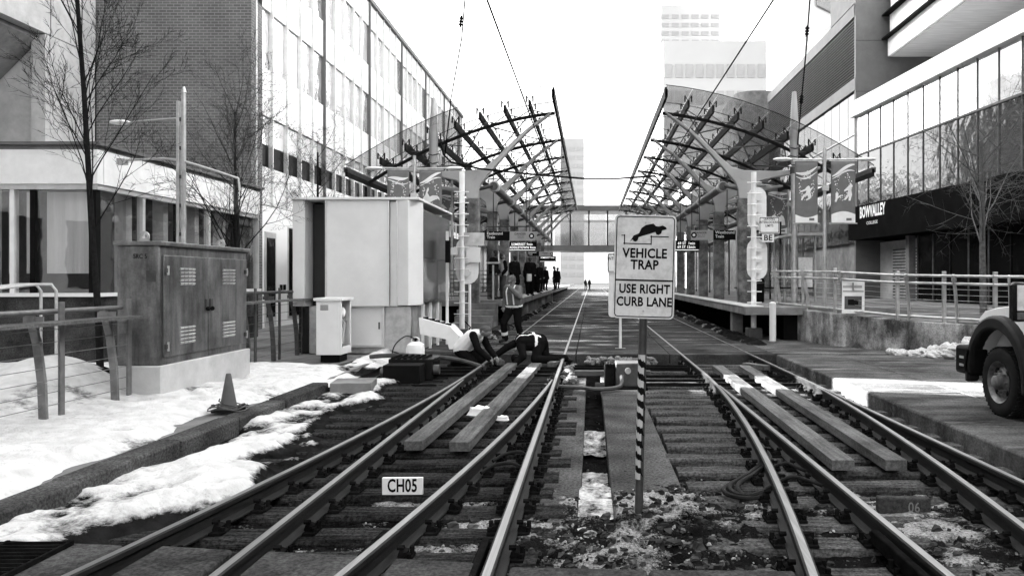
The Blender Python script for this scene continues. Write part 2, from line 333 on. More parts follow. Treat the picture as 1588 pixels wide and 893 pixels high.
# value noise for height fields
class VN:
    def __init__(s, seed): s.t = np.random.RandomState(seed).rand(256, 256)
    def n(s, x, y):
        xi = np.floor(x).astype(int); yi = np.floor(y).astype(int); fx = x - xi; fy = y - yi
        fx = fx * fx * (3 - 2 * fx); fy = fy * fy * (3 - 2 * fy); t = s.t
        a = t[xi % 256, yi % 256]; b = t[(xi + 1) % 256, yi % 256]; c = t[xi % 256, (yi + 1) % 256]; d = t[(xi + 1) % 256, (yi + 1) % 256]
        return (a * (1 - fx) + b * fx) * (1 - fy) + (c * (1 - fx) + d * fx) * fy
    def fbm(s, x, y, o=5, g=.5):
        r = 0; a = 1; tot = 0
        for k in range(o): r = r + a * s.n(x * 2 ** k + 17 * k, y * 2 ** k + 31 * k); tot += a; a *= g
        return r / tot
def field(name, m, xs, ys, zf, snow=None, parent=None, keep=None, **kw):
    X, Y = np.meshgrid(xs, ys); Z = zf(X, Y); nx, ny = len(xs), len(ys)
    v = np.stack([X, Y, Z], -1).reshape(-1, 3)
    i = np.arange(nx * ny).reshape(ny, nx); q = np.stack([i[:-1, :-1], i[:-1, 1:], i[1:, 1:], i[1:, :-1]], -1).reshape(-1, 4)
    if keep is not None:
        k = keep(X, Y).reshape(-1); q = q[k[q].all(1)]
        used = np.unique(q); rm = -np.ones(len(v), int); rm[used] = np.arange(len(used)); v = v[used]; q = rm[q]
    else: used = np.arange(len(v))
    me = bpy.data.meshes.new(name); me.from_pydata(v.tolist(), [], q.tolist()); me.materials.append(M[m])
    for p in me.polygons: p.use_smooth = True
    if snow is not None:
        a = me.attributes.new('snow', 'FLOAT', 'POINT'); a.data.foreach_set('value', snow(X, Y).reshape(-1)[used].astype(np.float32))
    return obj(name, me, parent, **kw)
# ================================================================ THE SETTING
gnd = MB().box(-1500, 1500, -400, 3000, -.6, -.3).build('ground', 'asphalt', smooth=False, kind='structure')
N1, N2, N3 = VN(1), VN(2), VN(3)
# track bed: dirt, grit and trodden slush between the rails
def bed_snow(X, Y):
    s = N1.fbm(X * .9 + 5, Y * .8, 5, .6); g = N3.fbm(X * 5, Y * 5, 4, .65)
    near = np.clip((7.9 - Y) / 1.6, 0, 1); cen = np.exp(-((X - .4) / .7) ** 2) * np.clip((9.6 - Y) / 3, 0, 1)
    rt = np.exp(-((X - 2.6) / 1.1) ** 2) * np.clip((7.2 - Y) / 1.5, 0, 1)
    return np.clip((s - .46) * 2.0 * near + (g - .5) * .9 * near + cen * .24 + rt * .2 + .08 * near, 0, .58) * np.clip(near + cen, 0, 1) ** .5
def bed_z(X, Y):
    z = -.085 + (N2.fbm(X * 3, Y * 3, 5, .6) - .5) * .09 + (N3.fbm(X * 14, Y * 14, 3, .6) - .5) * .03
    near = np.clip((7.4 - Y) / 1.4, 0, 1) * np.clip(1.2 - np.abs(X - .5) / 1.3, 0, 1)
    rt = np.clip((6.9 - Y) / 1.2, 0, 1) * np.clip(1.2 - np.abs(X - 2.7) / 1.0, 0, 1)
    z = z - .13 * ((X > -.1) & (X < .185) & (Y > 5.75))
    return z + near * .085 + rt * .07 + bed_snow(X, Y) * .05 + near * (N1.fbm(X * 7, Y * 7, 4, .6) - .5) * .12
field('track_bed', 'ballast', np.arange(-4.12, 4.04, .028), np.concatenate([np.arange(3.2, 9, .028), np.arange(9, 16.95, .06)]), bed_z, bed_snow, kind='structure')
# street slab carrying the tracks beyond the pit: cast concrete panels with joints
rs = T('road', None, None, (0, 17, 0)); tag(rs, kind='structure')
xs_ = [-4.2, -2.35, -.33, 1.72, 4.03]
yy = 16.9; k = 0
while yy < 150:
    L = 6.1 if yy < 60 else 30
    for a, b in zip(xs_[:-1], xs_[1:]):
        MB().box(a + .008, b - .008, yy + .008, yy + L - .008, -.32, .148 + .002 * ((k * 7) % 3)).build('slab', 'road', rs, True, bevel=.012); k += 1
    yy += L
# side road on the right
rr = T('road', None, None, (6, 12, 0)); tag(rr, kind='structure')
for i, (a, b) in enumerate(((4.012, 5.35), (5.35, 7.9), (7.9, 10.6), (10.6, 14), (14, 30))):
    yy = -6.0
    while yy < 16.8:
        MB().box(a + .006, b - .006, yy + .006, yy + 5.694 - .006, -.32, .15 + .002 * ((i + int(yy)) % 3)).build('slab', 'road2', rr, True, bevel=.03 if i == 0 else .01)
        yy += 5.7
MB().box(4.04, 8.4, 16.8 + .3, 24, -.32, .145).build('slab', 'road2', rr, True, bevel=.01)
# worn crossing panels at the near end
cp = T('crossing', None, None, (0, 4, 0)); tag(cp, kind='structure')
def dl(Y): return -.0064 * np.maximum(15.5 - Y, 0) ** 2
def dr(Y): return -.0079 * np.maximum(14.0 - Y, 0) ** 2
XL0, XL1, XR0, XR1 = -2.075, -.577, 1.975, 3.48
def quad(mb, p, z0, z1):
    return mb.prism(p, z0, z1, 'z')
for x0, x1, x2, x3, yb0, yb1 in ((-2.78, -2.2, -2.68, -2.2, 4.84, 4.76), (-1.98, -1.43, -1.98, -1.36, 4.74, 4.66), (-1.24, -.68, -1.17, -.68, 4.62, 4.55),
                                 (-.47, .32, -.47, .32, 4.48, 4.44), (.335, 1.09, .335, 1.16, 4.44, 4.42), (1.3, 1.86, 1.36, 1.86, 4.3, 4.25)):
    quad(MB(), [(x0, 2.6), (x1, 2.6), (x3, yb1), (x2, yb0)], -.12, .125).build('panel', 'conc_dk', cp, True, bevel=.02)
quad(MB(), [(-3.9, 2.6), (-3.06, 2.6), (-2.93, 4.86), (-3.72, 4.95)], -.12, .12).build('panel', 'conc_dk', cp, True, bevel=.02)
# left pavement
lp = T('pavement', None, None, (-10, 8, 0)); tag(lp, kind='structure')
MB().box(-40, -4.34, -12, 60, -.32, .14).build('slab', 'conc', lp, True)
# left kerb stones
kb = T('kerb', None, None, (-4.2, 8, 0)); tag(kb, kind='structure')
yy = 2.4
for L in (1.15, 1.4, 1.25, 1.5, 1.3, 1.35, 1.65):
    j = random.uniform(-.02, .02)
    MB().box(-4.32 + j, -4.06 + j, yy + .008, yy + L - .008, -.12, .185 + random.uniform(-.01, .01)).build('kerb_stone', 'kerb', kb, True, bevel=.025); yy += L
for a, b in (((-5.25, 12.9), (-4.85, 13.9)), ((-4.85, 13.9), (-4.62, 15.0)), ((-4.62, 15.0), (-4.55, 16.1))):
    MB().beam((*a, .03), (*b, .03), .24, .3).build('kerb_stone', 'kerb', kb, True, bevel=.025)
# ------------------------------------------------ snow
def walk_snow(X, Y):
    edge = np.clip((-4.42 - X + (N1.fbm(X * 1.1, Y * .9, 4) - .5) * .45) / .22, -1, 1)
    h = .165 + .08 * edge + (N2.fbm(X * .8, Y * .8, 5, .55) - .45) * .16
    bare = np.exp(-(((X + 4.45) / .35) ** 2 + ((Y - 9.45) / .9) ** 2)) * .2
    pile = np.exp(-(((X + 7.2) / .8) ** 2 + ((Y - 10.3) / 1.0) ** 2)) * .5
    return h - bare + pile - np.clip((Y - 14.2) / 2, 0, 1) * .2 * (X < -4.6)
def walk_s(X, Y):
    d = N3.fbm(X * .7 + 9, Y * .7, 5, .62); e = np.clip((-4.2 - X) / .5, 0, 1)
    pile = np.exp(-(((X + 7.0) / 1.0) ** 2 + ((Y - 10.4) / 1.3) ** 2))
    return np.clip(.95 - np.clip(d - .51, 0, 1) * 3.6 * (.6 + pile) - (1 - e) * .25, .1, .95)
foot = [(random.uniform(-6.2, -4.6), random.uniform(4.5, 13.5), random.uniform(0, 3.1)) for _ in range(46)]
def walk_f(X, Y):
    z = walk_snow(X, Y) + (N1.fbm(X * 5, Y * 5, 3, .5) - .5) * .035
    for fx, fy, a in foot:
        u = (X - fx) * math.cos(a) + (Y - fy) * math.sin(a); v = -(X - fx) * math.sin(a) + (Y - fy) * math.cos(a)
        z = z - .055 * np.exp(-((u / .065) ** 4 + (v / .15) ** 4))
    return z
field('snow', 'kerbsnow', np.arange(-11, -4.1, .035), np.arange(3.0, 17.5, .035), walk_f, walk_s, kind='stuff')
def strip_h(X, Y):
    c = np.interp(Y, [4.3, 5.3, 7, 9, 11, 13], [-3.6, -3.15, -2.98, -3.08, -3.25, -3.45])
    n = N3.fbm(X * 1.9 + 3, Y * 1.1, 5, .6)
    prof = np.clip((c + (n - .5) * 1.5 + .2 - X) / .3, -1, 1)
    return prof * .075 - np.clip((-3.8 - X) / .3, 0, 1) * .05 + (N1.fbm(X * 2.2, Y * 1.6, 5, .45) - .49) * .3 * np.clip(1.2 - np.abs(Y - 5) * .05, .5, 1.2) - .015 - np.clip((4.95 - Y) / .2, 0, 1) * .3 - np.clip((Y - 13.2) / .8, 0, 1) * .25
def strip_s(X, Y):
    h = strip_h(X, Y); return np.clip((h + .03) * 7 - np.clip((6.5 - Y) / 3, 0, 1) * .25, .05, .8)
field('snow', 'kerbsnow', np.arange(-4.3, -2.7, .025), np.arange(4.4, 14.2, .025), lambda X, Y: strip_h(X, Y) + .02, strip_s, kind='stuff')
# slush and ice in the far gutters
def gut(x0, x1, y0, y1, zb, seed):
    nn = VN(seed)
    def h(X, Y):
        e = np.minimum(np.minimum(X - x0, x1 - X) / .25, np.minimum(Y - y0, y1 - Y) / .8)
        return zb - .08 + np.clip(e, 0, 1) * .14 + (nn.fbm(X * 2.5, Y * 2.0, 5, .6) - .5) * .25
    return h
field('snow', 'kerbsnow', np.arange(-3.15, -2.5, .05), np.arange(21, 60, .08), gut(-3.15, -2.5, 21, 60, .17, 9), lambda X, Y: np.clip(N1.fbm(X * 2, Y, 4) - .15, 0, .45), kind='stuff')
field('snow', 'kerbsnow', np.arange(3.75, 4.5, .05), np.arange(18.8, 50, .08), gut(3.75, 4.5, 18.8, 50, .17, 10), lambda X, Y: np.clip(N1.fbm(X * 2, Y, 4) - .15, 0, .5), kind='stuff')
# drain trench and slab between the tracks
ds = T('drain_slab', None, None, (0, 9, 0)); tag(ds, kind='structure')
for y0, y1 in ((5.6, 8.7), (8.72, 11.6), (11.62, 14.3)):
    MB().box(-.42, -.085, y0, y1, -.14, -.03).build('panel', 'kerb', ds, True, bevel=.012)
for y0, y1 in ((5.7, 9.0), (9.02, 11.9), (11.92, 14.3)):
    MB().box(.17, .78, y0, y1, -.14, -.0).build('panel', 'kerb', ds, True, bevel=.012)
field('snow', 'kerbsnow', np.arange(-.1, .19, .02), np.arange(5.2, 8.0, .02), lambda X, Y: -.2 + .19 * np.clip((7.55 + (N1.fbm(X * 6, Y * 2, 3) - .5) * .8 - np.abs(X - .05) * 3 - Y) / .5, 0, 1) + (N2.fbm(X * 8, Y * 8, 4) - .5) * .05, lambda X, Y: .34 + .4 * N1.fbm(X * 9, Y * 5, 4, .6), kind='stuff')
field('snow', 'kerbsnow', np.arange(-.1, .19, .02), np.arange(8.6, 9.9, .02), lambda X, Y: -.17 + .12 * np.exp(-((Y - 9.3) / .3) ** 2) + (N2.fbm(X * 8, Y * 8, 4) - .5) * .06, lambda X, Y: X * 0 + .5, kind='stuff')
# right plaza behind its wall
pz = [(5.25, 22.4), (5.96, 19.15), (6.9, 17.6), (8.3, 16.0), (10.2, 14.6), (13.2, 13.2), (40, 13.2), (40, 75), (5.25, 75)]
MB().prism([(x + .12, y + .12) for x, y in pz], -.1, .86, 'z').build('plaza', 'plaza', kind='structure', smooth=False)
# ================================================================ TRACKS
PROF = [(-.065, 0), (.065, 0), (.065, .012), (.012, .03), (.012, .105), (.036, .118), (.036, .146), (.026, .152), (-.026, .152), (-.036, .146), (-.036, .118), (-.012, .105), (-.012, .03), (-.065, .012)]
def rail(parent, fx, y0, y1, step, wf=None, z=0.004, name='rail'):
    ys = list(np.arange(y0, min(y1, 18), step)) + ([min(y1, 18)] if y1 <= 18 else list(np.arange(18, y1 + 1, 20)))
    mb = MB(); n = len(PROF)
    top = MB()
    for Y in ys:
        x = float(fx(Y)); wv = 1 if wf is None else wf(Y)
        mb.v += [(x + px * wv, Y, z + pz_) for px, pz_ in PROF]
        top.v += [(x + px * wv, Y, z + .1535) for px in (-.023, -.008, .008, .023)]
    m = len(ys)
    mb.f = [(i * n + k, i * n + (k + 1) % n, (i + 1) * n + (k + 1) % n, (i + 1) * n + k) for i in range(m - 1) for k in range(n)] + [tuple(range(n)), tuple(range(m * n - 1, (m - 1) * n - 1, -1))]
    top.f = [(i * 4 + k, i * 4 + k + 1, (i + 1) * 4 + k + 1, (i + 1) * 4 + k) for i in range(m - 1) for k in range(3)]
    r = mb.build(name, 'rail', parent, True)
    top.build('running_surface', 'railtop', r, True)
    return r
tie_me = {}
def make_track(nm, label, x0, x1, c0, c1, d, yblade, rev):
    t = T('railway_track', label, 'railway track', (c0, 9, 0))
    sL = lambda Y: c0 + d(Y)          # left stock rail diverges
    rail(t, sL, 2.5, 150, .3); rail(t, lambda Y: c1, 2.5, 150, .6)
    tp = lambda Y: 1 - .55 * max(0, min(1, (Y - yblade + 1.2) / 1.2))
    rail(t, lambda Y: c0 + .0 + max(0, (Y - yblade + 1.2)) * .0, 2.5, yblade, .4, tp, name='switch_blade')
    rail(t, lambda Y: c1 + d(Y), 2.5, yblade, .3, tp, name='switch_blade')
    k = 0; Y = 4.95 if x0 < 0 else 4.7
    for i in range(23):
        key = i % 5
        L = x1 - x0
        if (x0, key) not in tie_me:
            rng = random.Random(i + 50 * (x0 < 0)); mb = MB()
            n = 8; hw = .135 + rng.uniform(-.008, .012)
            prof = [(-hw, -.16), (hw, -.16), (hw, -.035), (hw * .82, -.004), (-hw * .82, -.004), (-hw, -.035)]
            for s in range(n + 1):
                x = -L / 2 + L * s / n
                for py, pz_ in prof: mb.v.append((x + rng.uniform(-.006, .006), py + rng.uniform(-.008, .008), pz_ + rng.uniform(-.01, .006)))
            p = len(prof)
            mb.f = [(s * p + q, s * p + (q + 1) % p, (s + 1) * p + (q + 1) % p, (s + 1) * p + q) for s in range(n) for q in range(p)] + [tuple(range(p)), tuple(range((n + 1) * p - 1, n * p - 1, -1))]
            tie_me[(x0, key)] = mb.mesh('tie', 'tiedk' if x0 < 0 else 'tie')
        j = random.uniform(-.09, .09)
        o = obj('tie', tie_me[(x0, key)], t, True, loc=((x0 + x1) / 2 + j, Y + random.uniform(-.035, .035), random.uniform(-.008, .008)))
        o.rotation_euler = (0, 0, random.uniform(-.018, .018)); Y += .52
    fs = MB(); Y = 4.95 if x0 < 0 else 4.7
    for i in range(23):
        for fx, lim in ((sL, 99), (lambda y: c1, 99), (lambda y: c0, yblade), (lambda y: c1 + d(y), yblade)):
            if Y > lim: continue
            x = float(fx(Y))
            fs.box(x - .15, x + .15, Y - .085, Y + .085, -.002, .016)
            for s in (-1, 1):
                fs.obox((x + s * .09, Y, .035), (.05, .09, .04), Matrix.Rotation(s * .3, 3, 'Y'))
                for q in (-1, 1):
                    fs.cyl((x + s * .135, Y + q * .045, .01), (x + s * .135, Y + q * .045, .045 + .02 * (q > 0)), .017, n=6)
                fs.cyl((x + s * .055, Y - .02, .075), (x + s * .1, Y - .02, .075), .018, n=6)
        Y += .52
    fs.build('rail_fastenings', 'rust', t, True, kind='stuff', smooth=False)
    return t
tl = make_track('l', 'rusty pair of turnout rails on timber ties running past the fallen snow bank', -3.35, -.26, XL0, XL1, dl, 12.6, 1)
tr = make_track('r', 'turnout rails on timber ties running beside the raised road slab', .8, 3.95, XR0, XR1, dr, 11.9, 1)
# heel joint bars near the crossing
for par, x, dd in ((tl, XL1, dl), (tr, XR0, lambda y: 0)):
    MB().beam((x + float(dd(4.2)) - .09, 3.3, .07), (x + float(dd(5.1)) - .09, 5.15, .07), .05, .1).build('joint_bar', 'rust', par, True, bevel=.01)
MB().beam((XL1 - .1, 3.3, .07), (XL1 - .1, 5.0, .07), .05, .1).build('joint_bar', 'rust', tl, True, bevel=.01)
# throw rods and gauge rods under the blades
for k, Y in enumerate((14.0, 14.55, 15.1)):
    MB().beam((XL0 - 1.2, Y, .05), (XL1 + .1, Y, .05), .06, .05).build('throw_rod', 'rust', tl, True)
for k, Y in enumerate((12.75, 13.3, 13.85)):
    MB().beam((XR0 - 1.1, Y, .05), (XR1 + .1, Y, .05), .06, .05).build('throw_rod', 'rust', tr, True)
# bond cables between rails
def cable(pts, r, name, label, parent=None, m='rubber', cat='cable'):
    # Catmull-Rom through the points
    P = [Vector(p) for p in pts]; out = []
    for i in range(len(P) - 1):
        a, b, c_, d_ = P[max(i - 1, 0)], P[i], P[i + 1], P[min(i + 2, len(P) - 1)]
        for s in range(6):
            t_ = s / 6; out.append(.5 * ((2 * b) + (c_ - a) * t_ + (2 * a - 5 * b + 4 * c_ - d_) * t_ ** 2 + (3 * b - a - 3 * c_ + d_) * t_ ** 3))
    out.append(P[-1]); mb = MB().tube(out, r, 8)
    if parent: return mb.build(name, m, parent, True)
    return mb.build(name, m, label=label, cat=cat)
for y in (7.05, 7.5):
    xa = XL1 + float(dl(y)) + .05
    cable([(xa, y - .12, .05), (xa + .1, y, .09), (xa + .25, y + .05, .1), (XL1 - .05, y + .02, .06)], .016, 'bond_cable', '', tl)
for y in (6.6, 7.1):
    xa = XR0 + float(dr(y)) + .05
    cable([(xa, y, .06), (xa + .15, y + .04, .09), (XR0 - .1, y - .05, .07), (XR0 - .03, y - .1, .05)], .016, 'bond_cable', '', tr)
lp_ = []
for q, (dx, dy) in enumerate(((0, 0), (.05, .05), (.1, .02))):
    lp_.append(cable([(1.72 + dx, 8.3, .02), (1.64 + dx, 7.5, .02 + q * .012), (1.4 + dx, 6.95 + dy, .03 + q * .012), (1.12 + dx * 1.2, 6.5 + dy, .03 + q * .012), (1.14 + dx, 6.25 + dy, .035), (1.32, 6.2 + dy * .8, .035 + q * .012), (1.55, 6.55 + dy * .5, .03)], .02,
          'cable_coil' if q == 0 else 'cable', 'black cables looped in a slack coil beside the right turnout rail', None if q == 0 else lp_[0]))
# planks laid between the rails
pg = 'timber planks laid between the rails'
def plank(a0, a1, b0, b1, y0, y1, label, z=.135):
    MB().prism([(a0, y0), (a1, y0), (b1, y1), (b0, y1)], z - .1, z, 'z').build('plank', 'plank', bevel=.006, label=label, cat='plank', group=pg)
plank(-1.91, -1.72, -1.66, -1.46, 7.9, 15.3, 'grey timber plank lying along the left track, the one near the outer rail')
plank(-1.44, -1.23, -1.19, -.98, 7.85, 15.3, 'grey timber plank lying along the left track, the one near the inner rail')
plank(2.2, 2.41, 2.33, 2.54, 7.07, 14.9, 'grey timber plank lying along the right track, the one near the sign side rail')
plank(2.69, 2.89, 2.84, 3.05, 7.07, 14.9, 'grey timber plank lying along the right track, the one near the road slab')
for x, y, a, lb_ in ((-1.9, 15.9, .25, 'short timber offcut lying by the kneeling worker hands'), (-.72, 15.6, -.2, 'short timber offcut lying by the crouched worker knees'), (3.2, 15.0, .5, 'short timber offcut lying by the plank near the road slab')):
    MB().obox((x, y, .1), (.17, .62, .09), Matrix.Rotation(a, 3, 'Z')).build('plank_offcut', 'plank', bevel=.006, label=lb_, cat='plank')
# ================================================================ BUILDINGS ON THE LEFT
# concrete block with a deep recess
cb = T('concrete_building', 'smooth concrete building with deep shadowed recess above the low glazed pavilion', 'building', (-17, 22.5, 0))
MB().box(-18, -16, 22.9, 24.96, .14, 8.98).build('wall', 'conc_lt', cb, True)
MB().box(-18, -15.985, 20.0, 24.97, 9.0, 24).build('upper_wall', 'conc_lt', cb, True)
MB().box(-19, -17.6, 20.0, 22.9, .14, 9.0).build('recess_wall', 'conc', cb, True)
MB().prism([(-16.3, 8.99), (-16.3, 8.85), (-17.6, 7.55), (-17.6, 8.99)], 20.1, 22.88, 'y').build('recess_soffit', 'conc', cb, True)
MB().box(-16.42, -16.012, 22.7, 22.9, 4.0, 8.98).build('jamb', 'conc_lt', cb, True)
MB().prism([(-18.0, 20.65), (-18.0, 25), (-60, 38.7), (-60, 34.3)], .14, 34, 'z').build('shade_rear_block', 'conc', cb, True)  # unseen part, angled and raised to shade while leaving a sun gap
for z in (11.6, 14.4):
    MB().box(-16.0, -15.975, 20.1, 24.9, z, z + .02).build('joint', 'conc_dk', cb, True)
MB().box(-15.99, -15.975, 22.88, 22.9, 9.0, 24).build('joint', 'conc_dk', cb, True)
# unseen block added left of view; shades near tracks, leaves a sun gap
ob = T('unseen_shade_block', 'plain unseen concrete block added across the pavement to shade the tracks', 'building', (-30, 5, 0))
MB().prism([(-16, -40), (-16, 17.8), (-60, 32.1), (-60, -40)], .14, 34, 'z').build('wall', 'conc_lt', ob, True)
rb_ = T('unseen_shade_block', 'plain unseen block added across the side road to block sky light', 'building', (30, -10, .0))  # added out of view to cut sky light from behind the camera
MB().box(15.5, 45, -60, 11.5, .14, 30).build('wall', 'conc', rb_, True)
for z in range(6):
    for y in range(20): MB().box(15.46, 15.5, -54 + y * 3.2, -51.6 + y * 3.2, 1.5 + z * 3.6, 3.9 + z * 3.6).build('window', 'dgl', rb_, True)
for z in range(6):
    for y in range(18):
        MB().box(-16.0, -15.96, -36 + y * 2.9, -34.2 + y * 2.9, 1.5 + z * 3.6, 3.6 + z * 3.6).build('window', 'dgl', ob, True)
# brick end wall and white curtain-wall building
bb = T('curtain_wall_building', 'long office building with dark brick end wall and white panel and window facade', 'building', (-13, 40, 0))
MB().box(-15.98, -11.0, 25.0, 25.9, .14, 17.5).build('brick_wall', 'brick', bb, True)
MB().box(-11.0, -10.97, 25.0, 25.28, .14, 17.5).build('brick_return', 'brick', bb, True)
MB().box(-30, -11.3, 25.9, 66, .14, 15.5).build('core_wall', 'conc', bb, True)
MB().box(-30, -15, 27, 66, 15.5, 19.8).build('shade_penthouse', 'conc_lt', bb, True)  # hidden storey added to cast shade further across the street
MB().box(-11.6, -10.85, 25.3, 66, 15.5, 15.72).build('parapet_cap', 'gpanel', bb, True)
nb = 31; P0, PW = 25.32, 1.3
spm = MB().box(0, .06, .03, PW - .03, 0, 1).mesh('panel', 'facade2')
def sized(z0, z1, m, d0, d1, inset):
    return MB().box(d0, d1, inset, PW - inset, z0, z1).mesh('pane', m)
rows = [(4.3, 5.58, 's'), (5.62, 6.33, 'b'), (6.36, 7.28, 'w'), (7.32, 8.93, 's'), (8.97, 10.88, 'w'), (10.92, 12.38, 's'), (12.42, 14.28, 'w'), (14.32, 15.48, 's')]
for z0, z1, kd in rows:
    mes = [sized(z0, z1, 'facade', -11.3, -11.0, .012), sized(z0, z1, 'facade2', -11.3, -11.005, .012)] if kd == 's' else ([sized(z0, z1, 'wgl', -11.3, -11.07, .06)] * 3 + [sized(z0, z1, 'wgl2', -11.3, -11.07, .06)] * 2 if kd == 'w' else [sized(z0, z1, 'blk_gl', -11.3, -11.07, .06)])
    for k in range(nb):
        obj('spandrel_panel' if kd == 's' else 'window', random.choice(mes), bb, True, loc=(0, P0 + k * PW, 0))
mul = MB().box(-11.1, -10.93, -.03, .03, 4.3, 15.48).mesh('mullion', 'alum'); muld = MB().box(-11.1, -10.9, -.045, .045, 4.3, 15.5).mesh('mullion', 'gpanel')
for k in range(nb + 1):
    obj('mullion', muld if k % 5 == 0 and k else mul, bb, True, loc=(0, P0 + k * PW, 0))
MB().box(-11.3, -11.02, 25.3, 66, .14, 4.28).build('ground_floor_wall', 'facade', bb, True)
dd = MB().box(-11.02, -10.98, 26.1, 27.0, .2, 3.4).build('door', 'alum', bb, True); MB().box(-10.98, -10.97, 26.2, 26.9, .5, 3.2).build('pane', 'dgl', dd, True)
for y in (28.1, 29.3, 31.5, 34, 36.5, 39):
    wd = MB().box(-11.02, -10.99, y, y + 1.1, .4, 3.7).build('ground_window', 'alum', bb, True); MB().box(-10.99, -10.975, y + .06, y + 1.04, .46, 3.64).build('pane', 'blk_gl', wd, True)
for y in (27.4, 27.7): MB().box(-11.02, -10.95, y, y + .09, 1.4, 1.6).build('door_buzzer', 'black', bb, True)
# low glazed pavilion
pv = T('glazed_pavilion', 'low pavilion with white fascia band over tall windows', 'building', (-12, 18, .14))
MB().box(-30, -9.5, 14.9, 22.2, 4.28, 4.36).build('roof', 'conc', pv, True)
zf0, zf1 = 3.62, 4.28
for x0, x1 in ((-17, -14.6), (-14.6, -11.95), (-11.95, -9.48)):
    MB().box(x0 + .01, x1 - .01, 14.88, 15.06, zf0, zf1).build('fascia_panel', 'white', pv, True)
yy = 15.06
for L in (1.75, 1.75, 1.75, 1.85):
    MB().box(-9.66, -9.48, yy + .01, yy + L - .01, zf0, zf1).build('fascia_panel', 'white', pv, True); yy += L
MB().box(-30, -9.4, 14.8, 22.3, 4.362, 4.42).build('coping', 'gpanel', pv, True)
MB().box(-17, -9.52, 14.92, 15.0, 3.52, 3.615).build('head_trim', 'alum', pv, True); MB().box(-9.6, -9.52, 15.0, 22.2, 3.52, 3.615).build('head_trim', 'alum', pv, True)
MB().box(-17, -9.55, 14.95, 15.1, .14, 1.45).build('base_wall', 'conc_dk', pv, True); MB().box(-9.75, -9.55, 15.1, 22.2, .14, 1.45).build('base_wall', 'conc_dk', pv, True)
MB().box(-17, -9.45, 14.85, 15.15, 1.45, 1.52).build('sill', 'white', pv, True); MB().box(-9.75, -9.45, 15.15, 22.2, 1.45, 1.52).build('sill', 'white', pv, True)
MB().box(-17, -9.6, 15.1, 22.1, .15, .2).build('inner_floor', 'conc', pv, True); MB().box(-17, -16.8, 15.2, 22.0, .2, 4.2).build('inner_wall', 'interior', pv, True); MB().box(-16.8, -9.7, 22.0, 22.2, .14, 4.28).build('inner_wall', 'interior', pv, True)
xs2 = [-11.55, -11.0, -10.35, -9.62]
for a, b in ((-13.2, -11.6), (-11.5, -10.85), (-10.75, -9.7)):
    MB().box(a, b, 15.0, 15.015, 1.52, 3.52).build('window', 'pgl', pv, True)
for x, m, w_ in ((-11.55, 'alum', .1), (-10.8, 'black', .1), (-9.64, 'black', .14), (-11.2, 'white', .08)):
    MB().box(x - w_ / 2, x + w_ / 2, 14.96, 15.1, 1.52, 3.52).build('post', m, pv, True)
for a, b in ((-11.45, -11.28), (-11.1, -10.9), (-10.7, -9.75)):
    MB().box(a, b, 15.22, 15.25, 1.9, 3.5).build('blind', 'curtain', pv, True)
yy = 15.1
for k in range(5):
    MB().box(-9.615, -9.6, yy + .05, yy + 1.36, 1.52, 3.52).build('window', 'pgl', pv, True)
    MB().box(-9.66, -9.54, yy + 1.37, yy + 1.47, 1.52, 3.52).build('post', 'alum' if k % 2 == 0 else 'black', pv, True)
    MB().box(-10.1, -9.85, yy + 1.3, yy + 1.5, .2, 4.2).build('column', 'white', pv, True)
    yy += 1.42
# handrail by the pavilion
hr = T('handrail', 'bent tube handrail by the pavilion base', 'handrail', (-9.3, 12.6, .14))
def hz(px, py, Y): return tuple(at(px, py, Y))
for dx in (0, .25):
    MB().tube([(-9.75 + dx, 11.9, 1.6), (-9.25 + dx, 12.5, 1.7), (-9.05 + dx, 12.62, 1.7), (-9.0 + dx, 12.66, 1.6), (-9.0 + dx, 12.66, .14)], .024, 8).build('tube', 'galv', hr, True)
    MB().tube([(-9.75 + dx, 11.9, 1.6), (-9.75 + dx, 11.9, .14)], .024, 8).build('post', 'galv', hr, True)
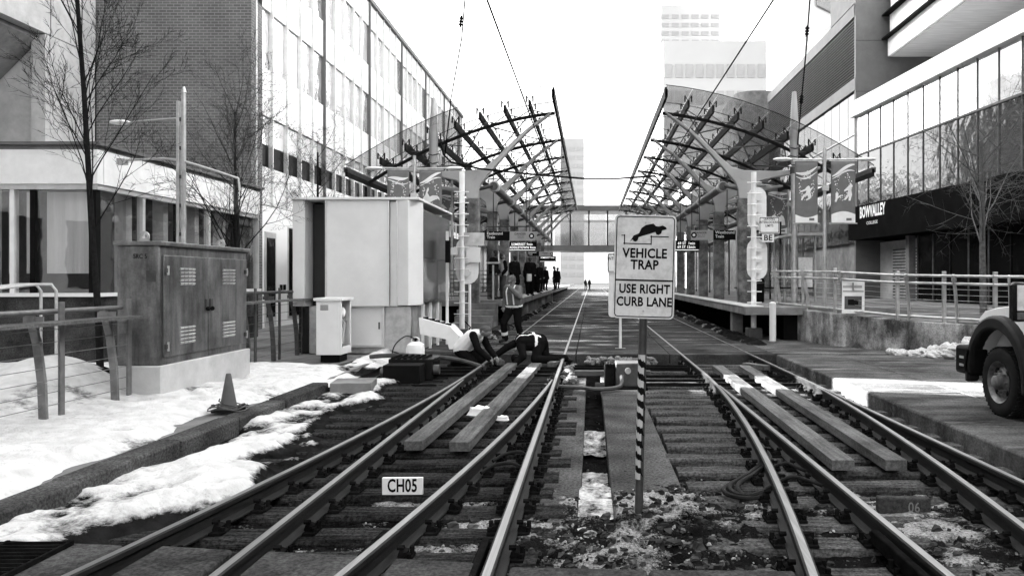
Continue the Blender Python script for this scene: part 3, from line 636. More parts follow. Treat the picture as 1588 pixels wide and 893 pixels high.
# ---------------------------------------------------------------- fences with cable infill
def fence(label, pts, zb, h, group, plank_=True, lean=.16, tubes=(.98, .86), mt='galv_dk', low=None, ncab=7, near=True, flip=1):
    t = T('cable_fence', label, 'fence', (*pts[0][:2], zb), group=group)
    for i, p in enumerate(pts):
        zz = zb if len(p) < 3 else p[2]
        o = MB().box(p[0] - (.014 if p[0] < 0 else .035), p[0] + (.014 if p[0] < 0 else .035), p[1] - .04, p[1] + .04, zz - .05, zz + h).build('post', mt, t, True, bevel=.004)
        if i == len(pts) - 1 and near: continue
        # curved companion post a little further on
        q = pts[min(i + 1, len(pts) - 1)]; d = Vector((q[0] - p[0], q[1] - p[1], 0)); 
        if d.length < .1: d = Vector((p[0] - pts[i - 1][0], p[1] - pts[i - 1][1], 0))
        d.normalize(); n_ = Vector((-d.y, d.x, 0)) * (1 if p[0] > 0 else -1) * -flip
        b = Vector((p[0], p[1], zz)) + d * .28
        pts2 = [b + Vector((0, 0, -.03)), b + n_ * lean * .1 + Vector((0, 0, h * .3)), b + n_ * lean * .45 + Vector((0, 0, h * .65)), b + n_ * lean + Vector((0, 0, h * .93))]
        mb = MB()
        for a_, c_ in zip(pts2[:-1], pts2[1:]): mb.beam(a_, c_, .04, .085, up=n_)
        mb.build('curved_post', mt, t, True)
        MB().beam(pts2[-1] - n_ * .16 + Vector((0, 0, -.1)), pts2[-1] + n_ * .06 + Vector((0, 0, -.1)), .02, .07).build('bracket', mt, t, True)
    for i in range(len(pts) - 1):
        a, b = pts[i], pts[i + 1]; za = zb if len(a) < 3 else a[2]; zc = zb if len(b) < 3 else b[2]
        d = Vector((b[0] - a[0], b[1] - a[1], 0)).normalized(); n_ = Vector((-d.y, d.x, 0)) * (1 if a[0] > 0 else -1) * -flip
        for tz in tubes:
            MB().cyl((a[0] + n_.x * .1, a[1] + n_.y * .1, za + h * tz - .02), (b[0] + n_.x * .1, b[1] + n_.y * .1, zc + h * tz - .02), .03, n=10).build('top_tube' if tz == tubes[0] else 'rail_tube', mt, t, True)
        if plank_:
            MB().beam((a[0] - n_.x * .1, a[1] + n_.y * .2, za + h * .82), (b[0] - n_.x * .1, b[1] + n_.y * .2, zc + h * .82), .3, .035).build('shelf_board', 'plank', t, True)
        cm = MB()
        for k in range(ncab):
            z = .12 + (h * .76 - .12) * k / (ncab - 1)
            cm.cyl((a[0], a[1], za + z), (b[0], b[1], zc + z), .0045, n=5)
        cm.build('cables', mt, t, True)
        if low: MB().cyl((a[0], a[1], za + low), (b[0], b[1], zc + low), .032, n=8).build('bottom_tube', mt, t, True)
    return t
fence('grey steel fence with shelf board and thin cables beside the locked cabinet', [(-5.93, 9.93), (-5.94, 8.68), (-5.95, 7.43), (-5.96, 6.2)], .28, 1.25, None, tubes=(.93,), mt='galvf', flip=-1)
fence('grey steel cable fence running between the locked cabinet and the white site hoarding', [(-6.35, 18.3), (-6.38, 17.1), (-6.4, 15.9), (-6.42, 14.8), (-6.45, 13.3)], .16, 1.45, None, tubes=(.95,), mt='galv_dk', flip=-1)
# ================================================================ BUILDINGS ON THE RIGHT
lb = T('louvred_building', 'grey building with long dark louvre band and window strip', 'building', (15, 45, .86))
MB().box(13.25, 30, 38.2, 57, .5, 15.0).build('core_wall', 'conc', lb, True)
MB().box(13.0, 14.5, 38.05, 57, 14.75, 15.35).build('parapet', 'gpanel', lb, True)
ns = 20
slat = MB().obox((0, 0, 0), (.1, 18.8, .05), Matrix.Rotation(R(-25), 3, 'Y')).mesh('louvre_slat', 'slat')
for k in range(ns):
    obj('louvre_slat', slat, lb, True, loc=(13.06, 47.5, 11.85 + k * (2.9 / ns)))
MB().box(13.12, 13.2, 38.1, 57, 11.7, 14.75).build('louvre_backing', 'black', lb, True)
MB().box(12.98, 13.24, 38.05, 57, 11.1, 11.7).build('beam', 'gpanel', lb, True)
for r_, (z0, z1) in enumerate(((9.0, 11.06), (6.6, 8.96), (3.6, 6.5))):
    for k in range(14):
        MB().box(13.1, 13.2, 38.1 + k * 1.35, 39.39 + k * 1.35, z0, z1).build('window', 'dgl', lb, True)
MB().box(13.04, 13.14, 38.1, 57, 8.955, 9.005).build('transom', 'alum', lb, True)
MB().box(13.0, 25, 38.0, 38.2, .86, 26).build('end_wall', 'gpanel', lb, True)
for z in (11, 13.5, 16): MB().box(13.0, 25, 37.99, 38.0, z, z + .02).build('joint', 'conc_dk', lb, True)
MB().box(13.0, 25, 38.2, 42, 15.4, 26).build('tower_wall', 'gpanel', lb, True)
# rounded concrete stair drum behind
mb = MB(); pr = [(11.2, 66)] + [(11.2 + 1.4 * (1 - math.cos(a)), 60.5 - 1.4 * math.sin(a)) for a in np.linspace(0, math.pi / 2, 8)] + [(14.6, 59.1), (14.6, 66)]
mb.prism(pr, .8, 16.2, 'z').build('stair_drum', 'conc', label='rounded concrete stair tower behind the louvred building', cat='tower')
# overhanging upper volume with timber soffit
uv = T('overhanging_building', 'white overhanging upper storey with timber soffit and thin dark fins', 'building', (20, 32, .86))
MB().box(14.5, 30, 10, 37.8, 12.66, 13.5).build('fascia', 'white', uv, True)
MB().box(14.62, 29.9, 10, 37.7, 12.62, 12.655).build('soffit', 'wood', uv, True)
MB().box(14.25, 30, 10, 37.95, 13.51, 13.58).build('fin', 'black', uv, True)
MB().box(14.56, 30, 10, 37.7, 13.59, 14.65).build('fascia', 'white', uv, True)
MB().box(14.25, 30, 10, 37.95, 14.66, 14.73).build('fin', 'black', uv, True)
MB().box(14.6, 30, 10, 37.7, 14.75, 22).build('upper_wall', 'facade', uv, True)
for k in range(18):
    MB().box(18.4, 18.5, 10.4 + k * 1.5, 11.8 + k * 1.5, 10.4, 12.6).build('window', 'dgl', uv, True)
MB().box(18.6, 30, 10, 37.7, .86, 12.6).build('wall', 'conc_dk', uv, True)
# glazed college building, slightly turned
cg = T('college_building', 'long glazed building with white parapet over black sign fascia and dark entrance', 'building', (13, 38, .86), R(-85.07))
def gb(x0, x1, y0, y1, z0, z1, nm, m, par=None): return MB().box(x0, x1, y0, y1, z0 - .86, z1 - .86).build(nm, m, par or cg)
NBAY, BW = 20, 1.27
gb(0, 26, .25, 5.0, 5.35, 9.75, 'inner_wall', 'interior')
for k in range(NBAY):
    x = k * BW
    for z0, z1 in ((7.9, 9.72), (5.32, 7.82)):
        gb(x + .03, x + BW - .03, .06, .1, z0, z1, 'window', 'ugl' if z0 > 7 else 'dgl')
    gb(x - .01, x + .01, .02, .12, 5.3, 9.75, 'mullion', 'alum' if k == 0 else 'gpanel')
gb(-.05, 26, .0, .14, 7.82, 7.9, 'transom', 'galv_dk')
gb(-.25, 26, -.2, 5, 9.75, 10.35, 'parapet', 'white'); gb(-.25, 26, -.1, 5, 10.37, 10.55, 'coping', 'white')
gb(-.2, 26, -.28, 1.5, 3.7, 5.29, 'sign_fascia', 'fascia')
gb(0, 26, 2.6, 5, .86, 3.69, 'lobby_wall', 'blk_gl')
for k in range(NBAY):
    if k >= 4: gb(k * BW + .05, k * BW + BW - .05, .5, .56, .9, 3.66, 'lobby_pane', 'blk_gl')
    if k >= 4: gb(k * BW - .03, k * BW + .03, .46, .6, .9, 3.66, 'lobby_mullion', 'galv_dk' if k % 3 else 'black')
gb(.1, 4.6, 1.2, 1.58, .86, 3.6, 'entrance_wall', 'conc_lt')
sh = gb(1.6, 4.2, 1.1, 1.19, .9, 3.2, 'shutter', 'galv_dk')
for k in range(16): gb(1.65, 4.15, 1.06, 1.1, .95 + k * .14, 1.03 + k * .14, 'shutter_slat', 'galv', sh)
gb(4.4, 4.7, .3, .6, .86, 3.68, 'column', 'conc')
for k in (1, 3, 5): gb(k * 1.7 + .3, k * 1.7 + .42, .7, .75, 5.8, 7.2, 'pendant_light', 'white')
text('BOWVALLEY', .72, 'signlt', cg, (2.4, -.29, 4.92 - .86), bold=.035, xs=.6)
text('COLLEGE', .2, 'signlt', cg, (2.4, -.29, 4.4 - .86), bold=.01, xs=1.3)
# ---------------------------------------------------------------- retaining wall, fence
rw = T('retaining_wall', 'stained concrete retaining wall carrying the cable fence', 'wall', (6.5, 18, .15))
wp = [(5.25, 22.4), (5.96, 19.15), (6.9, 17.6), (8.3, 16.0), (10.2, 14.6), (13.2, 13.2)]
tops = [1.0, .95, .86, .82, .8, .8]
for i in range(len(wp) - 1):
    a, b = Vector((*wp[i], 0)), Vector((*wp[i + 1], 0)); d = (b - a).normalized(); n_ = Vector((-d.y, d.x, 0))
    if n_.dot(Vector((-1, -1, 0))) < 0: n_ = -n_
    q = [a, b, b - n_ * .32, a - n_ * .32]
    v = [(p.x, p.y, -.1) for p in q] + [(q[0].x, q[0].y, tops[i]), (q[1].x, q[1].y, tops[i + 1]), (q[2].x, q[2].y, tops[i + 1]), (q[3].x, q[3].y, tops[i])]
    MB().add(v, [(0, 1, 2, 3), (7, 6, 5, 4), (0, 4, 5, 1), (1, 5, 6, 2), (2, 6, 7, 3), (3, 7, 4, 0)]).build('wall_section', 'conc_wall', rw, True, bevel=.02)
fp = []
for i in range(len(wp) - 1):
    a, b = wp[i], wp[i + 1]; L = math.dist(a, b); n = max(1, round(L / 1.35))
    for k in range(n):
        t_ = k / n; fp.append((a[0] + (b[0] - a[0]) * t_ + .12, a[1] + (b[1] - a[1]) * t_ + .12, tops[i] + (tops[i + 1] - tops[i]) * t_))
fence('grey steel cable fence with curved companion posts on top of the retaining wall', fp, .9, 1.12, None, plank_=False, lean=.2, tubes=(.93, .78), mt='galv', low=.1, ncab=7)  # bright steel tone stands in for dappled sun along this fence
# ================================================================ STATION
XM = .55
ZP = 1.05
def canopy(s, label):
    t = T('station_canopy', label, 'canopy', (XM + s * 4.2, 42, ZP), group='glass station canopies')
    X = lambda u: XM + s * u
    U0, U1 = 1.65, 7.75
    def arc(u):
        q = (u - U0) / (U1 - U0); return 7.4 + (5.05 - 7.4) * q + .43 * 4 * q * (1 - q)
    st = [24.2, 28.9] + [32.9 + 4.2 * k for k in range(7)]
    Y0, Y1 = 22.7, 60.6
    us = [U0 + .02 + (U1 - U0 - .04) * k / 8 for k in range(9)]
    # glass
    nY = 18; dy = (Y1 - Y0) / nY
    for i in range(8):
        a, b = us[i], us[i + 1]
        v = []
        for yy_ in (.012, dy - .012):
            for u in (a + .01, (a + b) / 2, b - .01): v.append((X(u), yy_, arc(u) + .0))
        v += [(x, y, z + .02) for x, y, z in v]
        fs = [(0, 1, 4, 3), (1, 2, 5, 4), (6, 9, 10, 7), (7, 10, 11, 8), (0, 6, 7, 1), (1, 7, 8, 2), (3, 4, 10, 9), (4, 5, 11, 10), (0, 3, 9, 6), (2, 8, 11, 5)]
        me = MB().add(v, fs).mesh('glass_pane', 'cgl', False)
        for k in range(nY): obj('glass_pane', me, t, True, loc=(0, Y0 + k * dy, .06))
    for k in range(nY + 1):
        mb = MB(); pts = [(X(u), Y0 + k * dy, arc(u) + .085) for u in np.linspace(U0, U1, 12)]
        mb.tube(pts, .012, 5); mb.build('glazing_seal', 'purlin', t, True)
    # purlins along the platform
    for i, u in enumerate(us):
        z = arc(u) - .13
        y0 = Y0 + (.9 if 0 < i < 8 else 0)
        MB().box(X(u) - .035, X(u) + .035, y0, Y1, z - .13, z + .09).build('purlin', 'purlin', t, True)
        fm = MB(); k = 0; y = y0 + .1
        while y < 48:
            for sx in (-1, 1):
                fm.cyl((X(u), y, z + .08), (X(u) + sx * .09, y, z + .22), .012, n=5); fm.box(X(u) + sx * .1 - .02, X(u) + sx * .1 + .02, y - .02, y + .02, z + .05, z + .24)
            y += 1.05
        if 0 < i < 8: fm.build('glass_clamps', 'purlin', t, True, kind='stuff', smooth=False)
    # arched cross beams, ribs, columns
    for q, y in enumerate(st):
        pts = [(X(u), y, arc(u) - .42) for u in np.linspace(U0 + .03, U1 - .25, 13)]
        mb = MB()
        for a, b in zip(pts[:-1], pts[1:]): mb.beam(a, b, .07, .09)
        mb.build('cross_beam', 'purlin', t, True)
        sm = MB()
        for u in us[1:-1]:
            for dv in (-.45, .45): sm.cyl((X(u), y, arc(u) - .2), (X(u + dv), y, arc(u + dv) - .4), .016, n=5)
        sm.build('tie_rods', 'galv_dk', t, True)
        # white rib: arm, node and outrigger as one plate shape
        up = [(1.75, 7.03), (2.4, 6.6), (2.95, 6.13), (3.5, 5.58), (3.85, 5.28), (4.25, 5.18), (5.2, 5.16), (6.6, 5.3)]
        lo = [(6.6, 5.22), (5.2, 4.96), (4.75, 4.86), (4.5, 4.66), (4.42, 4.3), (4.05, 4.3), (4.03, 4.6), (3.94, 4.82), (3.6, 5.22), (3.1, 5.78), (2.5, 6.4), (1.78, 6.95)]
        MB().prism([(X(u), z) for u, z in up + lo], y - .11, y + .11, 'y').build('rib', 'rib', t, True, bevel=.03)
        MB().cyl((X(4.22), y - .125, 5.02), (X(4.22), y + .125, 5.02), .14, n=16).build('node_pin', 'rib', t, True)
        MB().box(X(4.22) - .19, X(4.22) + .19, y - .15, y + .15, ZP, 4.31).build('column', 'column', t, True, bevel=.03)
        MB().beam((X(6.2), y, 4.6 + .65), (X(6.9), y, arc(6.9) - .42), .05, .07).build('eave_strut', 'purlin', t, True)
    br_ = MB()
    for q in range(len(st) - 1):
        for i in (1, 3, 5):
            br_.cyl((X(us[i]), st[q], arc(us[i]) - .3), (X(us[i + 2]), st[q + 1], arc(us[i + 2]) - .3), .02, n=5)
            br_.cyl((X(us[i + 2]), st[q], arc(us[i + 2]) - .3), (X(us[i]), st[q + 1], arc(us[i]) - .3), .02, n=5)
    br_.build('bracing_rods', 'galv_dk', t, True, kind='stuff')
    # longitudinal pipe with collars
    MB().cyl((X(3.62), 24.4, 4.72), (X(3.62), 59, 4.72), .13, n=14).build('pipe', 'galv_dk', t, True)
    for y in st:
        MB().cyl((X(3.62), y + .25, 4.72), (X(3.62), y + .55, 4.72), .17, n=14).build('pipe_collar', 'rib', t, True)
        MB().cyl((X(3.62), y, 4.72), (X(4.1), y, 4.6), .06, n=8).build('pipe_bracket', 'galv_dk', t, True)
    MB().box(X(U0) - .03, X(U0) + .03, Y0, Y1, 7.1, 7.42).build('edge_channel', 'purlin', t, True)
    MB().beam((X(U1), Y0, 5.0), (X(U1), Y1, 5.0), .12, .14).build('gutter', 'galv_dk', t, True)
canopy(-1, 'arched glass canopy on white ribs over the platform with waiting passengers')
canopy(1, 'arched glass canopy on white ribs over the empty platform')
# platforms
def platform(s, xe, y0, label):
    t = T('platform', label, 'platform', (xe + s * 2.2, 60, .15))
    x0, x1 = sorted((xe, xe + s * 4.4))
    MB().box(x0, x1, y0, 125, ZP - .22, ZP).build('deck', 'conc', t, True, bevel=.02)
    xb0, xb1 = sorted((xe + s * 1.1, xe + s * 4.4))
    MB().box(xb0, xb1, y0 + .3, 125, -.1, ZP - .22).build('dark_void_wall', 'fascia', t, True)  # near-black colour stands in for the shade under the deck
    k = 0; y = y0
    while y < 70:
        e0, e1 = sorted((xe - s * .02, xe + s * .5))
        MB().box(e0, e1, y + .006, y + 1.2 - .006, ZP + .0, ZP + .025).build('edge_tile', 'conc_lt', t, True); y += 1.2
    for y in (np.arange(y0 + .6, 60, 3.2) if s < 0 else [y0 + 2.5]):
        e0, e1 = sorted((xe + s * .12, xe + s * .44)); MB().box(e0, e1, y, y + .35, .1, ZP - .23).build('pier', 'conc', t, True)
    return t
platform(-1, -2.7, 27.5, 'raised concrete platform where passengers wait')
p2 = platform(1, 4.1, 20.6, 'raised concrete platform without passengers behind the vehicle trap sign')
# pedestrian bridge
pb = T('pedestrian_bridge', 'glazed pedestrian bridge crossing the street beyond the canopies', 'bridge', (0, 76, 4.6))
MB().box(-11, 13.2, 75, 79, 4.55, 5.1).build('deck', 'gpanel', pb, True); MB().box(-11, 13.2, 74.8, 79.2, 8.45, 8.95).build('roof', 'gpanel', pb, True)
for k in range(14):
    x = -11 + k * 1.8
    MB().box(x - .07, x + .07, 74.9, 75.1, 5.1, 8.45).build('mullion', 'purlin', pb, True)
    if x + 1.8 < 13.3: MB().box(x + .08, x + 1.72, 75.0, 75.03, 5.1, 8.45).build('pane', 'bgl', pb, True); MB().box(x + .08, x + 1.72, 78.9, 78.93, 5.1, 8.45).build('pane', 'bgl', pb, True)
MB().box(-11, 13.2, 75.2, 75.26, 7.3, 7.55).build('rail_band', 'galv', pb, True)
MB().box(-12.5, -11, 74, 80, .1, 9.2).build('pier', 'conc_lt', pb, True)
# ---------------------------------------------------------------- far city
def tower(x0, x1, y0, y1, h, label, m='tower', nx=5, nz=12, z0=3, wm='towerw', zt=None, name='office_tower'):
    t = T(name, label, 'building', ((x0 + x1) / 2, y0, .0))
    MB().box(x0, x1, y0, y1, -.1, h).build('wall', m, t, True)
    zt = zt or h - 2
    me = MB().box(0, (x1 - x0) / nx * .72, -.15, .02, 0, (zt - z0) / nz * .5).mesh('window', wm)
    for i in range(nx):
        for k in range(nz):
            obj('window', me, t, True, loc=(x0 + (x1 - x0) * (i + .14) / nx, y0, z0 + (zt - z0) * k / nz))
    return t
tower(-13, -3.0, 330, 345, 62, 'pale slender tower rising behind the bridge', 'tower2', 3, 16)
tower(-4, 20, 420, 440, 34, 'wide pale block far down the street', 'facade', 6, 9, wm='facade2')
tower(14, 34, 150, 170, 48, 'pale gridded office tower above the right canopy', 'tower', 10, 7, z0=10)
tower(27, 50, 300, 320, 108, 'pale tall tower with ribbed crown', 'tower', 6, 8, z0=80)
t5 = tower(90, 115, 330, 350, 125, 'tall tower with slanted dark roof block', 'tower', 3, 4, z0=95, zt=112)
MB().add([(96, 328, 118), (116, 328, 108), (116, 328, 122), (96, 328, 134), (96, 340, 118), (116, 340, 108), (116, 340, 122), (96, 340, 134)], [(0, 1, 2, 3), (7, 6, 5, 4), (0, 4, 5, 1), (1, 5, 6, 2), (2, 6, 7, 3), (3, 7, 4, 0)]).build('roof_block', 'gpanel', t5, True)
tower(110, 150, 260, 290, 150, 'pale ribbed tower high behind the louvred building', 'facade', 12, 5, z0=70)
tower(-40, -14, 110, 140, 17, 'pale low building beyond the bridge on the platform side', 'facade', 7, 4)
tower(12, 36, 92, 120, 14, 'pale low building beyond the bridge behind the signal post', 'conc_lt', 7, 3)

shade_tower = tower(-52, -30.5, 33.6, 90, 42, 'tall unseen tower added behind the curtain wall building to cast shade', 'facade', 6, 9)  # hidden from view, added to shade the buildings on the right
# ================================================================ SIGNS AND SMALL THINGS ON THE TRACKS
def rrect(w, h, r, n=5):
    p = []
    for cx, cy, a0 in ((w / 2 - r, h / 2 - r, 0), (-w / 2 + r, h / 2 - r, 90), (-w / 2 + r, -h / 2 + r, 180), (w / 2 - r, -h / 2 + r, 270)):
        for k in range(n + 1):
            a = R(a0 + 90 * k / n); p.append((cx + r * math.cos(a), cy + r * math.sin(a)))
    return p
def frame(mb, outer, inner, y0, y1, dz=0):
    n = len(outer)
    v = [(x, y0, z + dz) for x, z in outer] + [(x, y0, z + dz) for x, z in inner] + [(x, y1, z + dz) for x, z in outer] + [(x, y1, z + dz) for x, z in inner]
    f = []
    for i in range(n):
        j = (i + 1) % n
        f += [(i, j, n + j, n + i), (2 * n + i, 3 * n + i, 3 * n + j, 2 * n + j), (i, 2 * n + i, 2 * n + j, j), (n + i, n + j, 3 * n + j, 3 * n + i)]
    return mb.add(v, f)
vt = T('vehicle_trap_sign', 'white vehicle trap sign with sinking car symbol on a striped metal pole', 'road sign', (.357, 5.84, -.02), R(-2))
pm = MB().cyl((0, 0, -.1), (.04, 0, 1.62), .031, n=20).build('pole', 'galv_dk', vt)
# peeling diagonal bands on the pole
rb = random.Random(3); mb = MB(); n = 24; turns = 9
for i in range(n * turns + 1):
    a = -2 * math.pi * i / n; zz = .34 + .1 * i / n; xo = .04 * zz / 1.62; j0, j1 = rb.uniform(-.009, .009), rb.uniform(-.009, .009)
    mb.v += [(xo + .0318 * math.cos(a), .0318 * math.sin(a), zz - .026 + j0), (xo + .0318 * math.cos(a), .0318 * math.sin(a), zz + .026 + j1)]
mb.f = [(2 * i, 2 * i + 2, 2 * i + 3, 2 * i + 1) for i in range(n * turns)]
mb.build('spiral_tape', 'black', pm)
MB().cyl((.0075, 0, .3), (.0305, 0, 1.235), .0314, n=20).build('reflective_sleeve', 'conc_lt', pm)
SW, SH, SZ = .458, .775, 1.895
tilt = Matrix.Translation((.045, -.045, SZ - .0)) @ Matrix.Rotation(R(1.6), 4, 'Y')
def tl_(o): o.data.transform(tilt); return o
pl = tl_(MB().prism(rrect(SW, SH, .035), -.002, .002, 'y').build('plate', 'sign', vt))
tl_(frame(MB(), rrect(SW - .022, SH - .022, .028), rrect(SW - .036, SH - .036, .022), -.0042, -.003).build('border', 'black', pl))
tl_(MB().box(-SW / 2 + .016, SW / 2 - .016, -.0042, -.003, -.107, -.095).build('divider', 'black', pl))
car = [(-.112, .188), (-.088, .232), (-.07, .240), (-.048, .25), (-.03, .29), (.0, .312), (.058, .325), (.078, .306), (.1, .304), (.128, .312), (.152, .3), (.158, .286), (.143, .28), (.124, .276), (.118, .252), (.098, .24), (.082, .244), (.074, .262), (.03, .247), (-.018, .232), (-.05, .22), (-.056, .198), (-.07, .186), (-.086, .19), (-.094, .203), (-.108, .197)]
tl_(MB().prism(car, -.0045, -.003, 'y').build('car_symbol', 'black', pl))
tr_ = MB()
for a, b in (((-.178, .232), (-.152, .232)), ((-.158, .236), (-.158, .168)), ((-.162, .172), (.046, .172)), ((.042, .168), (.042, .232)), ((.038, .228), (.175, .228))):
    tr_.box(min(a[0], b[0]) - .001, max(a[0], b[0]) + .007 * (a[0] == b[0]), -.0044, -.003, min(a[1], b[1]) - .0035, max(a[1], b[1]) + .0035)
tl_(tr_.build('trap_symbol', 'black', pl))
for body, z, sz in (('VEHICLE', .098, .098), ('TRAP', .012, .098), ('USE RIGHT', -.168, .094), ('CURB LANE', -.264, .094)):
    o = text(body, sz, 'black', pl, (0 if z > 0 else .004, -.003, z), bold=.03, xs=.8 if z < 0 else .86, ext=.001); o.data.transform(tilt)
for z in (.33, -.33): tl_(MB().cyl((0, -.008, z), (0, .05, z), .008, n=8).build('bolt', 'galv', pl))
# repeater plate behind it
ip = T('signal_notice_post', 'white notice with long blank plate on thin post behind the vehicle trap sign', 'sign', (.69, 18.2, .15))
MB().cyl((0, 0, 0), (0, 0, 2.35), .032, n=12).build('pole', 'signlt', ip); MB().box(-.12, .12, -.1, .1, 0, .02).build('base_plate', 'galv_dk', ip)
MB().prism([(x, z + 1.5) for x, z in rrect(.56, 1.5, .08)], -.06, -.04, 'y').build('backing_plate', 'panel', ip)
pn = MB().prism([(x + .0, z + 2.02) for x, z in rrect(.62, .46, .04)], -.09, -.07, 'y').build('plate', 'signlt', ip)
frame(MB(), rrect(.58, .42, .03), rrect(.55, .39, .02), -.094, -.091, 2.02).build('border', 'black', pn)
text('LEAVING\nINTERLOCKING\nLIMITS', .1, 'black', pn, (0, -.092, 2.12), bold=.01, xs=.8)
# track number plates
n5 = T('number_block', 'white plate reading CH05 standing on a tie', 'sign', (-1.565, 6.43, -.004), R(1.5))
MB().box(-.168, .168, -.012, .02, 0, .142).build('plate', 'signlt', n5, bevel=.004); text('CH05', .15, 'black', n5, (0, -.013, .073), bold=.022, xs=.66)
n6 = T('number_block', 'dark grimy block with faded number 06 lying in the slush', 'sign', (2.42, 6.0, -.05), R(-4))
MB().box(-.2, .2, -.04, .04, 0, .15).build('block', 'conc_dk', n6, bevel=.015); text('06', .11, 'conc', n6, (.07, -.0405, .075), bold=.01, xs=.8, ext=.0005)
# switch machines
sm = T('switch_machine', 'black point machine with ribbed lid at the end of the ties by the snow', 'switch machine', (-3.22, 13.6, -.02))
MB().box(-.33, .3, -.42, .05, .02, .34).build('gear_case', 'black', sm, bevel=.015); MB().box(-.36, .42, .06, .75, .02, .4).build('motor_case', 'blackgl', sm, bevel=.02)
for k in range(6): MB().box(-.3 + k * .11, -.26 + k * .11, .0, .7, .40, .425).build('lid_rib', 'rust', sm)
MB().cyl((.42, .2, .2), (.52, .2, .2), .09, n=14).build('motor_cap', 'galv_dk', sm); MB().cyl((-.33, -.2, .2), (-.42, -.2, .2), .07, n=12).build('crank_boss', 'galv_dk', sm)
MB().box(-.5, .6, -.5, .8, -.06, .02).build('base_plate', 'rust', sm)
s2 = T('switch_machine', 'small grey point machine with conduit between the two tracks', 'switch machine', (.42, 12.85, 0))
MB().box(-.02, .38, -.25, .25, .03, .42).build('gear_case', 'galv_dk', s2, bevel=.02); MB().box(-.2, -.03, -.2, .2, .03, .36).build('motor_case', 'rust', s2, bevel=.02)
for k in range(4): MB().box(-.19 + k * .045, -.165 + k * .045, -.22, .22, .36, .4).build('cooling_fin', 'rust', s2)
MB().box(-.35, .5, -.35, .35, -.03, .03).build('base_plate', 'rust', s2)
MB().cyl((.18, -.25, .3), (.18, -.31, .3), .05, n=12).build('inspection_cap', 'galv', s2)
cable([(.5, 12.5, .22), (.45, 12.3, .08), (.1, 12.15, .06), (-.15, 12.25, .07), (-.5, 12.4, .07)], .035, 'conduit', '', s2, 'galv_dk')
for i, y in enumerate((14.9, 15.3)):
    MB().beam((-.35, y, .06), (1.9, y, .06), .08, .07).build('steel_bar', 'rust', label=('thin rusty bar across the tracks next to the steel channel', 'thin rusty bar across the tracks next to the rubble')[i], cat='steel bar')
MB().beam((-.3, 14.35, .05), (1.1, 14.35, .05), .12, .09).build('steel_channel', 'galv_dk', label='wide steel channel spanning the drain trench', cat='steel bar')
# long conduit by the cabinet
cable([at(574, 553, 15.6), at(620, 551, 15.5), at(700, 556, 15.3), at(752, 570, 14.6)], .045, 'conduit_pipe', 'grey conduit pipe lying from the hoarding towards the rails', None, 'galv_dk', 'pipe')
# concrete block in the snow
MB().obox((-3.72, 12.15, .09), (.62, .62, .22), Matrix.Rotation(R(8), 3, 'Z')).build('concrete_block', 'conc', bevel=.012, label='square concrete chamber cover sitting in the snow by the kerb end', cat='concrete block')
# grate in the lower corner
gt = T('drain_grate', 'dark bar grating set in the crossing at the end of the kerb', 'grate', (-3.95, 4.4, .1))
for k in range(14): MB().beam((-4.05 + .03, 4.0 + k * .062, .135), (-3.25, 4.02 + k * .062, .135), .012, .03).build('bar', 'rust', gt, True)
for x in (-4.05, -3.65, -3.25): MB().beam((x, 3.95, .13), (x, 4.85, .13), .02, .04).build('frame_bar', 'rust', gt, True)
# traffic cone with cord
cn = T('traffic_cone', 'faded traffic cone with cord looped round it standing on bare kerb', 'traffic cone', (-4.45, 9.5, .17))
MB().prism(rrect(.32, .32, .05), 0, .03, 'z').build('base', 'rubber', cn); MB().lathe((0, 0, .03), [(.105, 0), (.1, .02), (.03, .42), (.022, .43)], 20).build('body', 'cone', cn)
mb = MB()
for q in range(3):
    rr_ = .2 - q * .02; pts = [(rr_ * math.cos(a) * 1.2, rr_ * math.sin(a), .035 + .02 * q + .02 * math.sin(3 * a + q)) for a in np.linspace(0, 2 * math.pi, 20)]
    mb.tube(pts, .008, 6)
mb.tube([(.02 - .1, -.05, .16), (-.09, -.06, .13), (.0, -.11, .1), (.12, -.08, .07), (.24, 0, .05)], .008, 6); mb.build('cord', 'galv_dk', cn)
